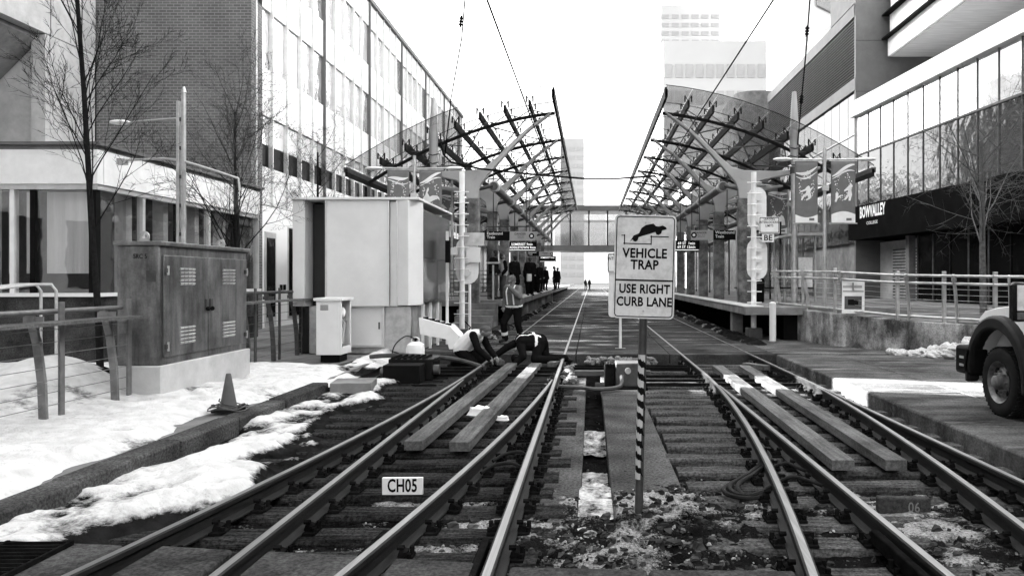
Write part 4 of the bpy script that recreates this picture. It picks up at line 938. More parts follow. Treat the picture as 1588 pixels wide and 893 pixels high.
# ---------------------------------------------------------------- locked cabinet
cb2 = T('utility_cabinet', 'tall zinc utility cabinet marked SRC 5 on concrete plinth', 'cabinet', (-5.61, 10.06, .12))
X0, X1, Y0_, Y1_ = -6.16, -5.61, 10.06, 12.6
MB().box(X0 - .06, X1 + .04, Y0_ - .04, Y1_ + .05, .05, .66).build('plinth', 'conc_lt', cb2, True, bevel=.015)
bd = MB().box(X0, X1, Y0_, Y1_, .66, 2.22).build('body', 'cab', cb2, True, bevel=.01)
MB().box(X0 - .04, X1 + .05, Y0_ - .04, Y1_ + .05, 2.222, 2.28).build('lid', 'cab', cb2, True, bevel=.012)
for k, (a, b) in enumerate(((Y0_ + .06, (Y0_ + Y1_) / 2 - .06), ((Y0_ + Y1_) / 2 + .06 - .1, Y1_ - .06))):
    dr_ = MB().box(X1 + .002, X1 + .03, a, b, .76, 2.1).build('door', 'cab', cb2, True, bevel=.008)
    for z0 in (.92, 1.72):
        for c_ in range(2 if False else 4):
            for r_ in range(5):
                yc = (a + b) / 2 + (c_ - 1.5) * .1
                MB().obox((X1 + .036, yc, z0 + r_ * .05), (.018, .085, .03), Matrix.Rotation(R(35), 3, 'Y')).build('vent_louvre', 'galv', dr_, True)
    yh = a + .05 if k == 0 else b - .05
    for z in (.9, 1.9):
        MB().box(X1 + .03, X1 + .06, yh - .05, yh + .05, z - .03, z + .03).build('hinge', 'galv_dk', dr_, True); MB().cyl((X1 + .055, yh, z - .06), (X1 + .055, yh, z + .06), .016, n=8).build('hinge_pin', 'galv', dr_, True)
    yl = b - .05 if k == 0 else a + .05
    MB().box(X1 + .03, X1 + .055, yl - .035, yl + .035, 1.38, 1.5).build('latch', 'galv_dk', dr_, True); MB().ball((X1 + .06, yl, 1.36), .035, 8, 6).build('padlock', 'rust', dr_, True)
for y in (Y0_ + .1, Y1_ - .35):
    lg = MB(); ring = [( .0, y + .06 * math.cos(a), 2.36 + .06 * math.sin(a)) for a in np.linspace(0, 2 * math.pi, 13)]
    frame(lg, [(y + .065 * math.cos(a), 2.34 + .075 * math.sin(a)) for a in np.linspace(0, 2 * math.pi, 14)[:-1]], [(y + .03 * math.cos(a), 2.35 + .03 * math.sin(a)) for a in np.linspace(0, 2 * math.pi, 14)[:-1]], X0 + .25, X0 + .27)
    lg.v = [(v[1], v[0], v[2]) for v in lg.v] if False else lg.v
    lg.v = [(v[0] - y + (X0 + .3), v[1] - X0 + y - .26, v[2]) for v in lg.v]
    lg.box(X0 + .24, X0 + .36, y - .008, y + .012, 2.275, 2.3); lg.build('lifting_eye', 'galv', cb2, True)
text('SRC 5', .085, 'black', cb2, (X0 + .3, Y0_ - .002, 2.08), world=True, bold=.01, xs=.8)
MB().box(X0 + .38, X0 + .5, Y0_ - .006, Y0_ - .001, 1.75, 1.9).build('rating_plate', 'galv_dk', cb2, True)
# ---------------------------------------------------------------- white site hoarding / plant box
hb = T('site_enclosure', 'large white panelled plant enclosure with dark gap and dark glossy side', 'enclosure', (-5, 18, .15))
def hbx(x0, x1, y0, y1, z0, z1, nm, m, bev=.01, par=None): return MB().box(x0, x1, y0, y1, z0, z1).build(nm, m, par or hb, True, bevel=bev)
hbx(-6.48, -6.22, 16.8, 20.6, 1.2, 3.5, 'panel', 'panel'); hbx(-6.46, -6.21, 17.1, 20.5, .16, 1.19, 'lower_panel', 'panel_dk')
hbx(-6.2, -5.76, 17.25, 20.6, .16, 3.46, 'recess_panel', 'panel_dk')
hbx(-5.74, -4.40, 16.8, 17.3, 1.2, 3.5, 'panel', 'panel'); hbx(-4.38, -4.22, 16.86, 17.3, 1.2, 3.48, 'panel', 'panel')
MB().prism([(-4.2, 16.8), (-3.95, 16.72), (-3.75, 17.0), (-3.75, 17.3), (-4.2, 17.3)], 1.22, 3.5, 'z').build('corner_panel', 'panel', hb, True, bevel=.01)
hbx(-5.74, -3.78, 17.3, 20.7, 1.25, 3.36, 'box_body', 'panel_dk')
for z0, z1, y0, y1 in ((1.3, 2.25, 17.32, 18.9), (1.3, 2.25, 18.92, 20.6), (2.27, 3.34, 17.32, 20.6)): hbx(-3.78, -3.76, y0, y1, z0, z1, 'side_panel', 'panel_dk')
hbx(-6.5, -3.72, 16.74, 20.75, 3.505, 3.56, 'top_trim', 'panel')
hbx(-6.2, -3.95, 17.0, 20.5, .15, 1.2, 'lower_body', 'galv', .02)
for x in (-5.75, -4.39, -4.21): hbx(x - .015, x + .015, 16.77, 16.8, 1.2, 3.5, 'joint_trim', 'alum', 0)
dr2 = hbx(-5.42, -4.52, 16.93, 16.99, .3, 1.22, 'access_door', 'panel')
for a in ((-5.42, -4.52, 1.16, 1.22), (-5.42, -4.52, .3, .36), (-5.42, -5.36, .36, 1.16), (-4.58, -4.52, .36, 1.16)): hbx(a[0], a[1], 16.91, 16.93, a[2], a[3], 'door_frame', 'alum', .005, dr2)
hbx(-4.64, -4.61, 16.88, 16.91, .7, .85, 'handle', 'galv_dk', 0, dr2)
hbx(-3.66, -3.6, 19.5, 19.56, .15, 3.0, 'conduit', 'white', 0); hbx(-3.62, -3.5, 19.2, 19.3, 2.2, 2.75, 'warning_plate', 'black', 0)
for y in (17.6, 18.4, 19.3): hbx(-3.86, -3.8, y, y + .06, .15, 1.25, 'leg', 'white', 0)
oc = T('junction_cabinet', 'small open white junction cabinet with wires inside', 'cabinet', (-5.2, 15.3, .2))
def ocx(x0, x1, y0, y1, z0, z1, nm, m): return MB().box(x0, x1, y0, y1, z0, z1).build(nm, m, oc, True, bevel=.006)
ocx(-5.4, -4.95, 15.2, 15.24, .3, 1.36, 'front_panel', 'panel'); ocx(-5.4, -5.36, 15.24, 15.85, .3, 1.36, 'side_panel', 'panel'); ocx(-5.36, -4.95, 15.81, 15.85, .3, 1.36, 'back_panel', 'panel')
ocx(-4.95, -4.91, 15.2, 15.27, .3, 1.36, 'door_frame', 'panel'); ocx(-4.95, -4.91, 15.78, 15.85, .3, 1.36, 'door_frame', 'panel'); ocx(-4.95, -4.91, 15.27, 15.78, .3, .45, 'door_frame', 'panel')
ocx(-5.44, -4.87, 15.15, 15.9, 1.362, 1.42, 'lid', 'panel'); ocx(-5.36, -4.95, 15.24, 15.81, .3, .34, 'floor_panel', 'black')
ocx(-5.2, -5.18, 15.26, 15.8, .4, 1.3, 'mounting_plate', 'black'); ocx(-5.35, -4.97, 15.3, 15.78, .15, .3, 'foot', 'black')
for k in range(5): MB().tube([(-5.0, 15.3 + k * .09, .5), (-4.97, 15.35 + k * .09, .75 + .05 * k), (-5.02, 15.4 + k * .05, 1.0), (-5.05, 15.5, 1.2)], .018, 6).build('wire', 'white' if k % 2 else 'galv', oc, True)
MB().ball((-5.0, 15.55, 1.12), .1, 10, 8, (.6, 1, 1.1)).build('wire_bundle', 'cream', oc, True)
for z in range(5): MB().box(-5.32, -5.16, 15.195, 15.2, 1.18 + z * .022, 1.19 + z * .022).build('vent', 'galv_dk', oc, True)
# gas cylinder
gc = T('gas_cylinder', 'white propane cylinder with collar standing before the enclosure', 'gas cylinder', (-3.63, 16.0, .0))
MB().lathe((0, 0, .02), [(.13, 0), (.14, .02), (.15, .04), (.18, .1), (.19, .16), (.19, .34), (.17, .42), (.1, .47), (.04, .48)], 20).build('tank', 'cream', gc)
MB().lathe((0, 0, .0), [(.12, 0), (.125, .0), (.125, .05), (.12, .05)], 16).build('foot_ring', 'galv', gc)
frame(MB(), [(.09 * math.cos(a), .53 + .07 * math.sin(a)) for a in np.linspace(0, 2 * math.pi, 17)[:-1]], [(.07 * math.cos(a), .53 + .05 * math.sin(a)) for a in np.linspace(0, 2 * math.pi, 17)[:-1]], -.02, .02).build('collar', 'cream', gc)
MB().cyl((0, 0, .48), (0, 0, .58), .025, n=10).build('valve', 'rust', gc); MB().cyl((-.04, 0, .56), (.04, 0, .56), .018, n=8).build('valve_knob', 'rust', gc)
cable([(-3.63, 15.98, .55), (-3.8, 15.9, .62), (-4.0, 15.8, .45), (-4.05, 15.75, .2), (-3.95, 15.7, .06)], .012, 'hose', '', gc)
# white chute piece
ch = T('steel_chute', 'white bent steel chute leaning from the enclosure to the rails', 'chute', (-3.2, 16.6, .1))
a = [at(x, y, 16.6) for x, y in ((650, 492), (698, 505), (712, 520), (709, 541), (697, 541), (693, 526), (652, 518))]
MB().prism([(p.x, p.z) for p in a], 16.55, 16.62, 'y').build('near_plate', 'white', ch, True, bevel=.006)
MB().prism([(p.x, p.z) for p in a], 17.1, 17.16, 'y').build('far_plate', 'white', ch, True, bevel=.006)
for p, q in zip(a[:2], a[1:3]): MB().beam((p.x, 16.86, p.z - .03), (q.x, 16.86, q.z - .03), .47, .03).build('top_plate', 'panel', ch, True)
MB().beam((a[1].x - .1, 16.85, a[1].z + .05), (a[1].x - .1, 16.85, a[1].z + .35), .04, .04).build('lug', 'white', ch, True)
for k in range(5): MB().obox((a[0].x + .1 + k * .12, 16.8, a[0].z - .05 - k * .035), (.1, .12, .1), Matrix.Rotation(k, 3, 'Z')).build('clamp', 'rust', ch, True)
# ================================================================ STREET FURNITURE, SIGNALS, WIRES
# lamp post with two arms behind the cabinet
l1 = T('street_lamp', 'slim double channel lamp post with two arms behind the cabinet', 'street lamp', (-7.15, 13.5, .14))
for dx in (-.045, .045): MB().box(dx - .025, dx + .025, -.04, .04, 0, 4.75 + (.2 if dx > 0 else 0)).build('post', 'galv', l1, bevel=.006)
MB().cyl((.045, 0, 4.9), (.045, 0, 5.0), .05, .02, n=10).build('post_cap', 'galv', l1)
for k in range(9): MB().box(-.025, .025, -.03, .03, .4 + k * .5, .46 + k * .5).build('spacer', 'galv_dk', l1)
MB().cyl((-.05, 0, 4.45), (-1.0, .1, 4.4), .02, n=8).build('arm', 'galv', l1)
MB().ball((-1.12, .1, 4.4), .2, 12, 8, (1.0, .5, .22)).build('lamp_head', 'white', l1)
MB().tube([(.05, 0, 3.7), (.55, 0, 3.55), (1.0, 0, 3.4), (1.02, 0, 3.2)], .022, 8).build('arm', 'galv', l1); MB().tube([(-.05, 0, 3.72), (-.3, 0, 3.75), (-1.0, .0, 3.72)], .022, 8).build('arm', 'galv', l1)
MB().box(-1.1, -.95, -.05, .05, 3.64, 3.74).build('bracket', 'galv', l1)
# banners
def swirl(n, x0, x1, z0, z1, amp, w, ph):
    mb = MB(); 
    for i in range(n + 1):
        t_ = i / n; x = x0 + (x1 - x0) * t_; z = z0 + (z1 - z0) * t_ + amp * math.sin(ph + t_ * 3.4); ww = w * (.35 + math.sin(math.pi * t_))
        mb.v += [(x, -.008, z - ww / 2), (x, -.008, z + ww / 2)]
    mb.f = [(2 * i, 2 * i + 2, 2 * i + 3, 2 * i + 1) for i in range(n)]
    return mb
FIG = dict(
    jump=[[(.0, .36), (.05, .4), (.09, .38), (.1, .32), (.16, .36), (.17, .33), (.12, .27), (.1, .2), (.14, .12), (.1, .05), (.0, .0), (-.02, .03), (.05, .08), (.03, .14), (-.06, .1), (-.12, .0), (-.15, .03), (-.1, .14), (-.02, .2), (.0, .27), (-.16, .22), (-.18, .25), (-.04, .31)]],
    cat=[[(-.2, -.1), (-.1, -.12), (-.04, .02), (.08, .1), (.2, .16), (.26, .1), (.24, .2), (.18, .26), (.06, .26), (-.02, .22), (-.08, .34), (-.04, .44), (-.06, .52), (-.1, .44), (-.14, .28), (-.2, .18), (-.24, .04)]],
    run=[[(.14, .4), (.2, .46), (.24, .4), (.2, .32), (.22, .16), (.18, .0), (.13, .0), (.14, .12), (.06, .02), (.0, .02), (.1, .16), (.12, .28), (.02, .24), (.02, .28)], [(-.2, .2), (-.15, .23), (-.12, .18), (-.14, .12), (-.04, .16), (-.05, .12), (-.14, .06), (-.18, -.04), (-.22, -.02), (-.2, .06)]],
    pair=[[(-.16, .14), (-.1, .18), (-.05, .12), (-.02, .02), (-.04, -.2), (-.22, -.2), (-.22, .0)], [(.1, .16), (.16, .12), (.2, .0), (.22, -.2), (.03, -.2), (.04, .06)]])
def banner(parent, x, zt, w, h, fig, seed, y=0, flip=1):
    rg = random.Random(seed); nx, nz = 7, 14; mb = MB()
    def dy(u, v): return .02 * math.sin(u * 5 + seed) * v + .012 * math.sin(v * 4 + seed)
    for j in range(nz + 1):
        for i in range(nx + 1): mb.v.append((x - w / 2 + w * i / nx, y + dy(i / nx, j / nz) * .4, zt - h * j / nz))
    mb.f = [(j * (nx + 1) + i, j * (nx + 1) + i + 1, (j + 1) * (nx + 1) + i + 1, (j + 1) * (nx + 1) + i) for j in range(nz) for i in range(nx)]
    me = mb.mesh('banner', 'banner'); b = obj('banner', me, parent); so_ = b.modifiers.new('solid', 'SOLIDIFY'); so_.thickness = .006
    def place(m_, nm, mt='print_'):
        m_.v = [(x + px, y - .028 + (py + .008) * .3, zt - h / 2 + pz) for px, py, pz in m_.v]; return m_.build(nm, mt, b, smooth=False)
    k = w / .62; hs = h / 1.65
    place(swirl(16, -w * .46, w * .46, h * .30, h * .40, h * .05 * flip, .07 * k, seed), 'swirl_print'); place(swirl(16, -w * .46, w * .46, h * .26, h * .3, h * .06 * flip, .035 * k, seed + .3), 'swirl_print')
    d = MB()
    for q in range(80):
        a = rg.uniform(0, 6.28); rr_ = rg.uniform(.6, 1.0); px, pz = w * .36 * rr_ * math.cos(a), h * .1 + h * .24 * rr_ * math.sin(a); r_ = rg.uniform(.008, .02) * k
        d.add([(px - r_, -.008, pz), (px, -.008, pz - r_), (px + r_, -.008, pz), (px, -.008, pz + r_)], [(0, 1, 2, 3)])
    place(d, 'dot_print')
    for poly in FIG[fig]:
        f = MB(); f.v = [(px * k * flip, -.008, pz * hs - h * (.14 if fig != 'pair' else .2)) for px, pz in poly]; f.f = [tuple(range(len(poly)))]
        if flip > 0: f.f = [tuple(reversed(range(len(poly))))]
        place(f, 'figure_print')
    fl = MB(); n = 12
    for i in range(n + 1):
        t_ = i / n; fl.v += [(-w * .49 + w * .98 * t_, -.008, -h * .495), (-w * .49 + w * .98 * t_, -.008, -h * .36 - h * .05 * math.sin(t_ * 3.1) * (1 if fig != 'run' else -1))]
    fl.f = [(2 * i, 2 * i + 2, 2 * i + 3, 2 * i + 1) for i in range(n)]; place(fl, 'lower_print')
    lg = MB().box(w * .12, w * .34, -.016, -.012, -h * .46, -h * .42); place(lg, 'logo_print', 'banner')
    MB().cyl((x - w / 2 - .05, y, zt + .01), (x + w / 2 + .05, y, zt + .01), .014, n=8).build('banner_rod', 'galv', parent); MB().cyl((x - w / 2 - .05, y, zt - h - .01), (x + w / 2 + .05, y, zt - h - .01), .014, n=8).build('banner_rod', 'galv', parent)
def lamp(label, loc, zarm, top, L, banners):
    t = T('street_lamp', label, 'street lamp', loc, group='double armed street lamps with banners')
    z0 = loc[2]
    MB().cyl((0, 0, 0), (0, 0, top - z0), .055, .045, n=14).build('pole', 'galv', t); MB().cyl((0, 0, 0), (0, 0, .12), .11, n=14).build('base_flange', 'galv_dk', t)
    for s in (-1, 1):
        MB().cyl((0, 0, zarm - z0), (s * L * .8, 0, zarm - z0 + .02), .022, n=8).build('arm', 'galv', t)
        MB().ball((s * L, 0, zarm - z0 + .01), .24, 12, 8, (1.1, .5, .22)).build('lamp_head', 'white', t)
    MB().box(-.09, .09, -.1, -.05, zarm - z0 - .85, zarm - z0 - .7).build('junction_box', 'galv', t)
    for x, w_, h_, fg, sd, fl in banners: banner(t, x, zarm - z0 - .04, w_, h_, fg, sd, 0, fl)
    return t
lamp('double armed lamp post with pair of leaping figure banners above the fenced plaza', (6.34, 21, .86), 5.03, 5.35, 1.14, ((-.5, .62, 1.68, 'jump', 3, 1), (.5, .66, 1.68, 'run', 5, 1)))
lamp('double armed lamp post with animal banners behind the white enclosure', (-5.02, 22, .14), 4.93, 5.3, 1.15, ((-.46, .62, 1.5, 'pair', 8, 1), (.46, .64, 1.5, 'cat', 11, 1)))
lamp('double armed lamp post with heart swirl banner beside the right canopy column', (7.9, 31, .86), 5.55, 5.9, 1.2, ((-.42, .84, 1.9, 'pair', 14, 1),))
lamp('double armed lamp post with banner behind the left canopy front', (-5.3, 29.5, .14), 5.2, 5.6, 1.2, ((-.18, .55, 1.4, 'run', 17, -1),))
# spindle masts
def mast(label, x, top, zb, Y=24):
    t = T('spindle_mast', label, 'mast', (x, Y, zb), group='spindle topped masts')
    MB().cyl((0, 0, 0), (0, 0, top - zb - 2.3), .1, n=16).build('shaft', 'galv', t)
    MB().lathe((0, 0, top - zb - 2.3), [(.08, 0), (.11, .3), (.135, .8), (.13, 1.2), (.1, 1.8), (.07, 2.25), (.065, 2.3)], 16).build('spindle', 'rib', t)
    MB().cyl((0, 0, top - zb - 2.5), (0, 0, top - zb - 2.3), .13, n=16).build('collar', 'galv_dk', t)
    for z in (1.7, 1.95, 2.2): MB().tube([(-.16, -.05, top - zb - z), (0, -.16, top - zb - z - .06), (.16, -.05, top - zb - z)], .018, 6).build('cable_clamp', 'galv_dk', t)
mast('tapered mast standing by the left canopy front', -4.8, 7.3, .15, 23.6)
mast('tapered mast with pale lower pole beside the plaza banners', 6.2, 7.5, .86, 23.6)
# signal masts with ladder rungs
def pill(w, h, n=8):
    p = [(w / 2 * math.cos(a), h / 2 - w / 2 + w / 2 * math.sin(a)) for a in np.linspace(0, math.pi, n)]
    return p + [(-x, -z) for x, z in p]
def signal(label, loc, top, heads, s):
    t = T('railway_signal', label, 'railway signal', loc, group='railway signals')
    h = top - loc[2]
    MB().cyl((0, 0, 0), (0, 0, h), .075, n=16).build('mast', 'white', t); MB().box(-.2, .2, -.2, .2, -.02, .3).build('base', 'galv_dk', t, bevel=.02)
    for x in (.0,):
        k = 0; z = .7
        while z < h - .3:
            MB().cyl((-.2, -.1, z), (.2, -.1, z), .013, n=6).build('rung', 'white', t); z += .3
    for zc, w_, hh in heads:
        hd = MB().prism([(x + s * .12, z + zc - loc[2]) for x, z in pill(w_, hh)], .12, .15, 'y').build('backplate', 'signlt', t)
        for q in (-.28, 0, .28):
            if abs(q) < hh / 2 - .15: MB().cyl((s * .12, -.02, zc - loc[2] + q * hh / 1.1), (s * .12, .12, zc - loc[2] + q * hh / 1.1), .1, n=14).build('lamp_housing', 'panel', hd)
    return t
sg = signal('white signal mast with rungs and long oval backplate by the left platform end', (-3.5, 21, .15), 4.7, [(2.3, .62, 1.3)], 1)
MB().box(.05, .6, -.05, .0, 2.55, 2.9).build('equipment_box', 'galv', sg); MB().box(.12, .5, -.05, .0, 2.1, 2.5).build('equipment_box', 'panel', sg); MB().box(-.35, -.12, -.1, .1, 2.3, 2.5).build('white_hood', 'white', sg)
MB().cyl((.2, .05, 0), (.2, .05, 1.5), .04, n=10).build('conduit', 'white', sg); MB().tube([(.1, -.1, .0), (.25, -.15, .35), (.1, -.1, .5)], .02, 6).build('cable_loop', 'black', sg)
sg2 = signal('white signal mast with two oval backplates beside the right platform', (4.5, 21.4, .15), 4.75, [(3.75, .52, 1.2), (2.35, .56, 1.15)], 1)
pn = MB().box(.12, .68, -.14, -.12, 2.9, 3.35).build('notice_plate', 'signlt', sg2); frame(MB(), [(x + .4, z + 3.125) for x, z in rrect(.53, .42, .02)], [(x + .4, z + 3.125) for x, z in rrect(.5, .39, .02)], -.145, -.142).build('border', 'black', pn)
text('LEAVING\nINTERLOCKING\nLIMITS', .095, 'black', pn, (.4, -.143, 3.2), xs=.78, bold=.008)
p2_ = MB().box(.2, .53, -.14, -.12, 2.66, 2.88).build('letter_plate', 'signlt', sg2); text('BE', .22, 'black', p2_, (.365, -.143, 2.77), bold=.02)
bl = T('bollard', 'pale round bollard in front of the signal mast', 'bollard', (4.72, 21.3 - 1.2, .15)); MB().cyl((0, 0, 0), (0, 0, 1.02), .085, n=16).build('post', 'panel', bl); MB().ball((0, 0, 1.02), .085, 12, 8, (1, 1, .4)).build('cap', 'panel', bl); MB().cyl((0, 0, 0), (0, 0, .04), .12, n=16).build('foot', 'conc', bl)
# destination boards
def board(label, x0, x1, z0, z1, Y, split, l1_, l2_, first_dark, ztop):
    t = T('platform_sign', label, 'platform sign', ((x0 + x1) / 2, Y, z0), group='hanging platform signs')
    xs = x0 + (x1 - x0) * split
    d_ = MB().box(x0, xs - .01, Y, Y + .08, z0, z1).build('sign_panel', 'black' if first_dark else 'signgr', t, True)
    g_ = MB().box(xs, x1, Y, Y + .08, z0, z1).build('sign_panel', 'signgr' if first_dark else 'black', t, True)
    dk, gy = (d_, g_) if first_dark else (g_, d_)
    xd, wd = ((x0 + xs) / 2, xs - x0) if first_dark else ((xs + x1) / 2, x1 - xs); xg, wg = ((xs + x1) / 2, x1 - xs) if first_dark else ((x0 + xs) / 2, xs - x0)
    H = z1 - z0; zc = (z0 + z1) / 2
    text(l1_, H * .42, 'signlt', dk, (xd - wd * .42, Y - .003, zc + .02), world=True, bold=.02, align='LEFT', xs=.95)
    text('DANGER', H * .3, 'black', gy, (xg - wg * .08, Y - .003, zc + H * .22), world=True, bold=.01); text('Please stand\nbehind line', H * .15, 'black', gy, (xg - wg * .05, Y - .003, zc - H * .1), world=True)
    xi = xg + wg * .38 if first_dark else xg - wg * .38
    MB().cyl((xi, Y - .006, zc), (xi, Y - .002, zc), H * .3, n=14).build('warning_disc', 'black', gy, True); MB().cyl((xi, Y - .01, zc), (xi, Y - .007, zc), H * .15, n=10).build('warning_mark', 'signlt', gy, True)
    for x in (x0 + .3, x1 - .3): MB().cyl((x, Y + .04, z1), (x, Y + .04, ztop), .02, n=6).build('hanger', 'galv_dk', t, True)
    MB().cyl((x0, Y + .04, z1 + .18), (x1, Y + .04, z1 + .18), .02, n=6).build('hanger_bar', 'galv_dk', t, True)
def led(label, x0, x1, z0, z1, Y, lines, ztop):
    t = T('led_display', label, 'display', ((x0 + x1) / 2, Y, z0), group='led arrival displays')
    MB().box(x0, x1, Y, Y + .2, z0, z1).build('housing', 'black', t, True, bevel=.01); H = z1 - z0
    for i, l in enumerate(lines): text(l, H * .36, 'led', t, ((x0 + x1) / 2, Y - .003, z1 - H * (.28 + .36 * i)), world=True, bold=.012, xs=.9)
    MB().box(x0 + .05, x1 - .05, Y - .004, Y - .001, z0 + H * .06, z0 + H * .12).build('ticker_line', 'led', t, True)
    for x in (x0 + .3, x1 - .3): MB().cyl((x, Y + .1, z1), (x, Y + .1, ztop), .02, n=6).build('hanger', 'galv_dk', t, True)
a, b = at(752, 373, 27.9), at(829, 359, 27.9); board('black Eastbound Train sign with grey danger panel beside the waiting passengers', a.x, b.x, a.z, b.z, 27.9, .5, 'Eastbound\nTrain', '', True, 5.9)
a, b = at(787, 389, 33.5), at(832, 375, 33.5); led('dark arrivals display with lit rows behind the Eastbound Train sign', a.x, b.x, a.z, b.z, 33.5, ('SOMERSET 9min', 'SADDLETOWN 9min'), 5.9)
a, b = at(818, 397, 44), at(858, 390, 44); board('small far Eastbound Train sign deeper under the left canopy', a.x, b.x, a.z, b.z, 44, .45, 'Eastbound\nTrain', '', True, 5.9)
a, b = at(836, 406, 47), at(862, 397, 47); led('small far arrivals display deeper under the left canopy', a.x, b.x, a.z, b.z, 47, ('SOMERSET 9min',), 5.9)
a, b = at(1072, 372, 27.6), at(1141, 357, 27.6); board('grey danger panel with black Westbound Train sign on the right platform', a.x, b.x, a.z, b.z, 27.6, .5, 'Westbound\nTrain', '', False, 5.6)
a, b = at(1044, 389, 31), at(1085, 373, 31); led('dark arrivals display with lit rows behind the Westbound Train sign', a.x, b.x, a.z, b.z, 31, ('69 ST  1min', '69 ST 12min'), 5.9)
# platform furniture
bn = T('bench', 'dark slatted bench on the right platform', 'bench', (6.0, 25.2, ZP))
for k in range(4): MB().box(-1.3, 1.2, -.2 + k * .11, -.11 + k * .11, .44, .48).build('slat', 'black', bn)
for x in (-1.0, .9):
    for y in (-.15, .15): MB().box(x - .03, x + .03, y - .03, y + .03, 0, .44).build('leg', 'black', bn)
bx = T('litter_bin', 'round dark litter bin beside the platform bench', 'litter bin', (5.35, 24.9, ZP)); MB().lathe((0, 0, 0), [(.2, 0), (.22, .05), (.24, .75), (.2, .8), (.1, .84)], 16).build('drum', 'black', bx); MB().lathe((0, 0, .6), [(.245, 0), (.25, .02), (.245, .05)], 16).build('rim', 'galv_dk', bx)
for i, (x, y0, y1) in enumerate(((6.6, 27, 33), (6.6, 37, 45), (6.6, 47, 57))):
    ws = T('wind_screen', ('short dark framed glass windscreen just behind the platform bench', 'dark framed glass windscreen halfway along the right platform', 'long dark framed glass windscreen at the bridge end of the right platform')[i], 'windscreen', (x, y0, ZP))
    for y in np.arange(y0, y1 + .1, 1.5): MB().box(x - .03, x + .03, y - .03, y + .03, ZP, ZP + 2.6).build('post', 'purlin', ws, True)
    for y in np.arange(y0, y1 - .1, 1.5): MB().box(x - .01, x + .01, y + .04, y + 1.46, ZP + .2, ZP + 2.5).build('pane', 'bgl', ws, True)
    MB().box(x - .05, x + .05, y0, y1, ZP + 2.6, ZP + 2.75).build('head_rail', 'purlin', ws, True)
ws = T('wind_screen', 'dark framed windscreen behind the waiting passengers', 'windscreen', (-6.2, 30, ZP))
for y in np.arange(30, 58, 1.6):
    MB().box(-6.23, -6.17, y - .04, y + .04, ZP, ZP + 2.7).build('post', 'purlin', ws, True); MB().box(-6.21, -6.19, y + .05, y + 1.55, ZP + .1, ZP + 2.6).build('pane', 'blk_gl', ws, True)
pr_ = T('platform_railing', 'dark railing of thin bars at the near end of the left platform', 'railing', (-4.6, 27.7, ZP))
for k in range(7): MB().cyl((-6.6, 27.7, ZP + .15 + k * .15), (-3.5, 27.7, ZP + .15 + k * .15), .015, n=6).build('bar', 'purlin', pr_, True)
for x in (-6.6, -5.6, -4.6, -3.5): MB().box(x - .03, x + .03, 27.67, 27.73, ZP, ZP + 1.25).build('post', 'galv', pr_, True)
MB().box(-3.75, -3.25, 27.65, 27.75, ZP + 1.3, ZP + 1.36).build('cross_arm', 'galv', pr_, True)
stp = T('platform_steps', 'concrete steps and blocks at the near end of the left platform', 'steps', (-4.0, 26.8, .15))
for k in range(4): MB().box(-4.6, -3.3, 25.6 + k * .45, 27.5, .15 + k * .2, .35 + k * .2).build('step', 'conc', stp, True, bevel=.015)
# shelter on the plaza
sh = T('bus_shelter', 'small steel shelter with curved roof beyond the fence', 'shelter', (6.6, 26, .86))
def shb(x0, x1, y0, y1, z0, z1, nm, m): return MB().box(x0, x1, y0, y1, z0, z1).build(nm, m, sh, True)
for x in (5.9 + .4, 7.3): 
    for y in (25.2, 26.6): MB().cyl((x, y, .86), (x, y, 3.2), .04, n=10).build('post', 'galv', sh, True)
MB().prism([(6.0, 3.1), (6.15, 3.2), (6.5, 3.28), (7.5, 3.3), (7.6, 3.22), (6.5, 3.2)], 25.0, 26.8, 'y').build('roof', 'galv', sh, True)
shb(6.35, 7.25, 26.58, 26.6, 1.2, 3.0, 'pane', 'bgl'); shb(7.29, 7.31, 25.25, 26.55, 1.2, 3.0, 'pane', 'bgl'); shb(6.75, 7.2, 25.15, 25.2, 1.4, 2.5, 'poster', 'sign')
# sandwich board
ab = T('sandwich_board', 'white tilted notice board with dark picture leaning on the fence', 'sign board', (6.35, 18.75, .96), R(-62 + 40))
mx = Matrix.Rotation(R(-8), 4, 'X')
for me, nm, m in ((MB().box(-.26, .26, -.01, .01, .0, .8), 'board', 'signlt'), (MB().box(-.2, .2, -.014, -.011, .1, .42), 'picture', 'galv_dk'), (MB().box(-.12, .12, -.016, -.0145, .2, .34), 'logo', 'black'), (MB().box(-.24, .24, -.014, -.011, .52, .56), 'text_line', 'signgr'), (MB().box(-.24, .2, -.014, -.011, .62, .68), 'text_line', 'signgr')):
    o = me.build(nm, m, ab); o.data.transform(mx)
MB().beam((0, .0, .75), (0, .3, .0), .04, .02).build('prop_leg', 'galv', ab)
# wires
def wire(pts, label, r=.012, ins=()):
    o = MB().tube(pts, r, 6).build('overhead_wire', 'black', label=label, cat='wire', group='overhead wires')
    for f in ins:
        a_, b_ = Vector(pts[0]), Vector(pts[-1]); p = a_.lerp(b_, f); d = (b_ - a_).normalized() * .07
        MB().cyl(p - d * 2.2, p + d * 2.2, .03, n=8).build('insulator', 'rust', o, True)
        for q in (-1, 0, 1): MB().cyl(p + d * (q * 1.2) - d * .2, p + d * (q * 1.2) + d * .2, .055, n=10).build('insulator_disc', 'rust', o, True)
wire([at(726, -60, 20), at(716, 60, 21), at(700, 150, 22), at(690, 240, 23.4)], 'thin guy wire with insulator rising from the left mast', .02, (.28,))
wire([at(1259, -40, 20), at(1250, 80, 21.5), at(1242, 165, 23), at(1237, 225, 23.5)], 'thin guy wire with insulators rising from the right mast', .02, (.3, .7))
wire([(-1.33, -6, 5.36), (-1.33, 74, 5.34)], 'straight contact wire above the left track', .015)
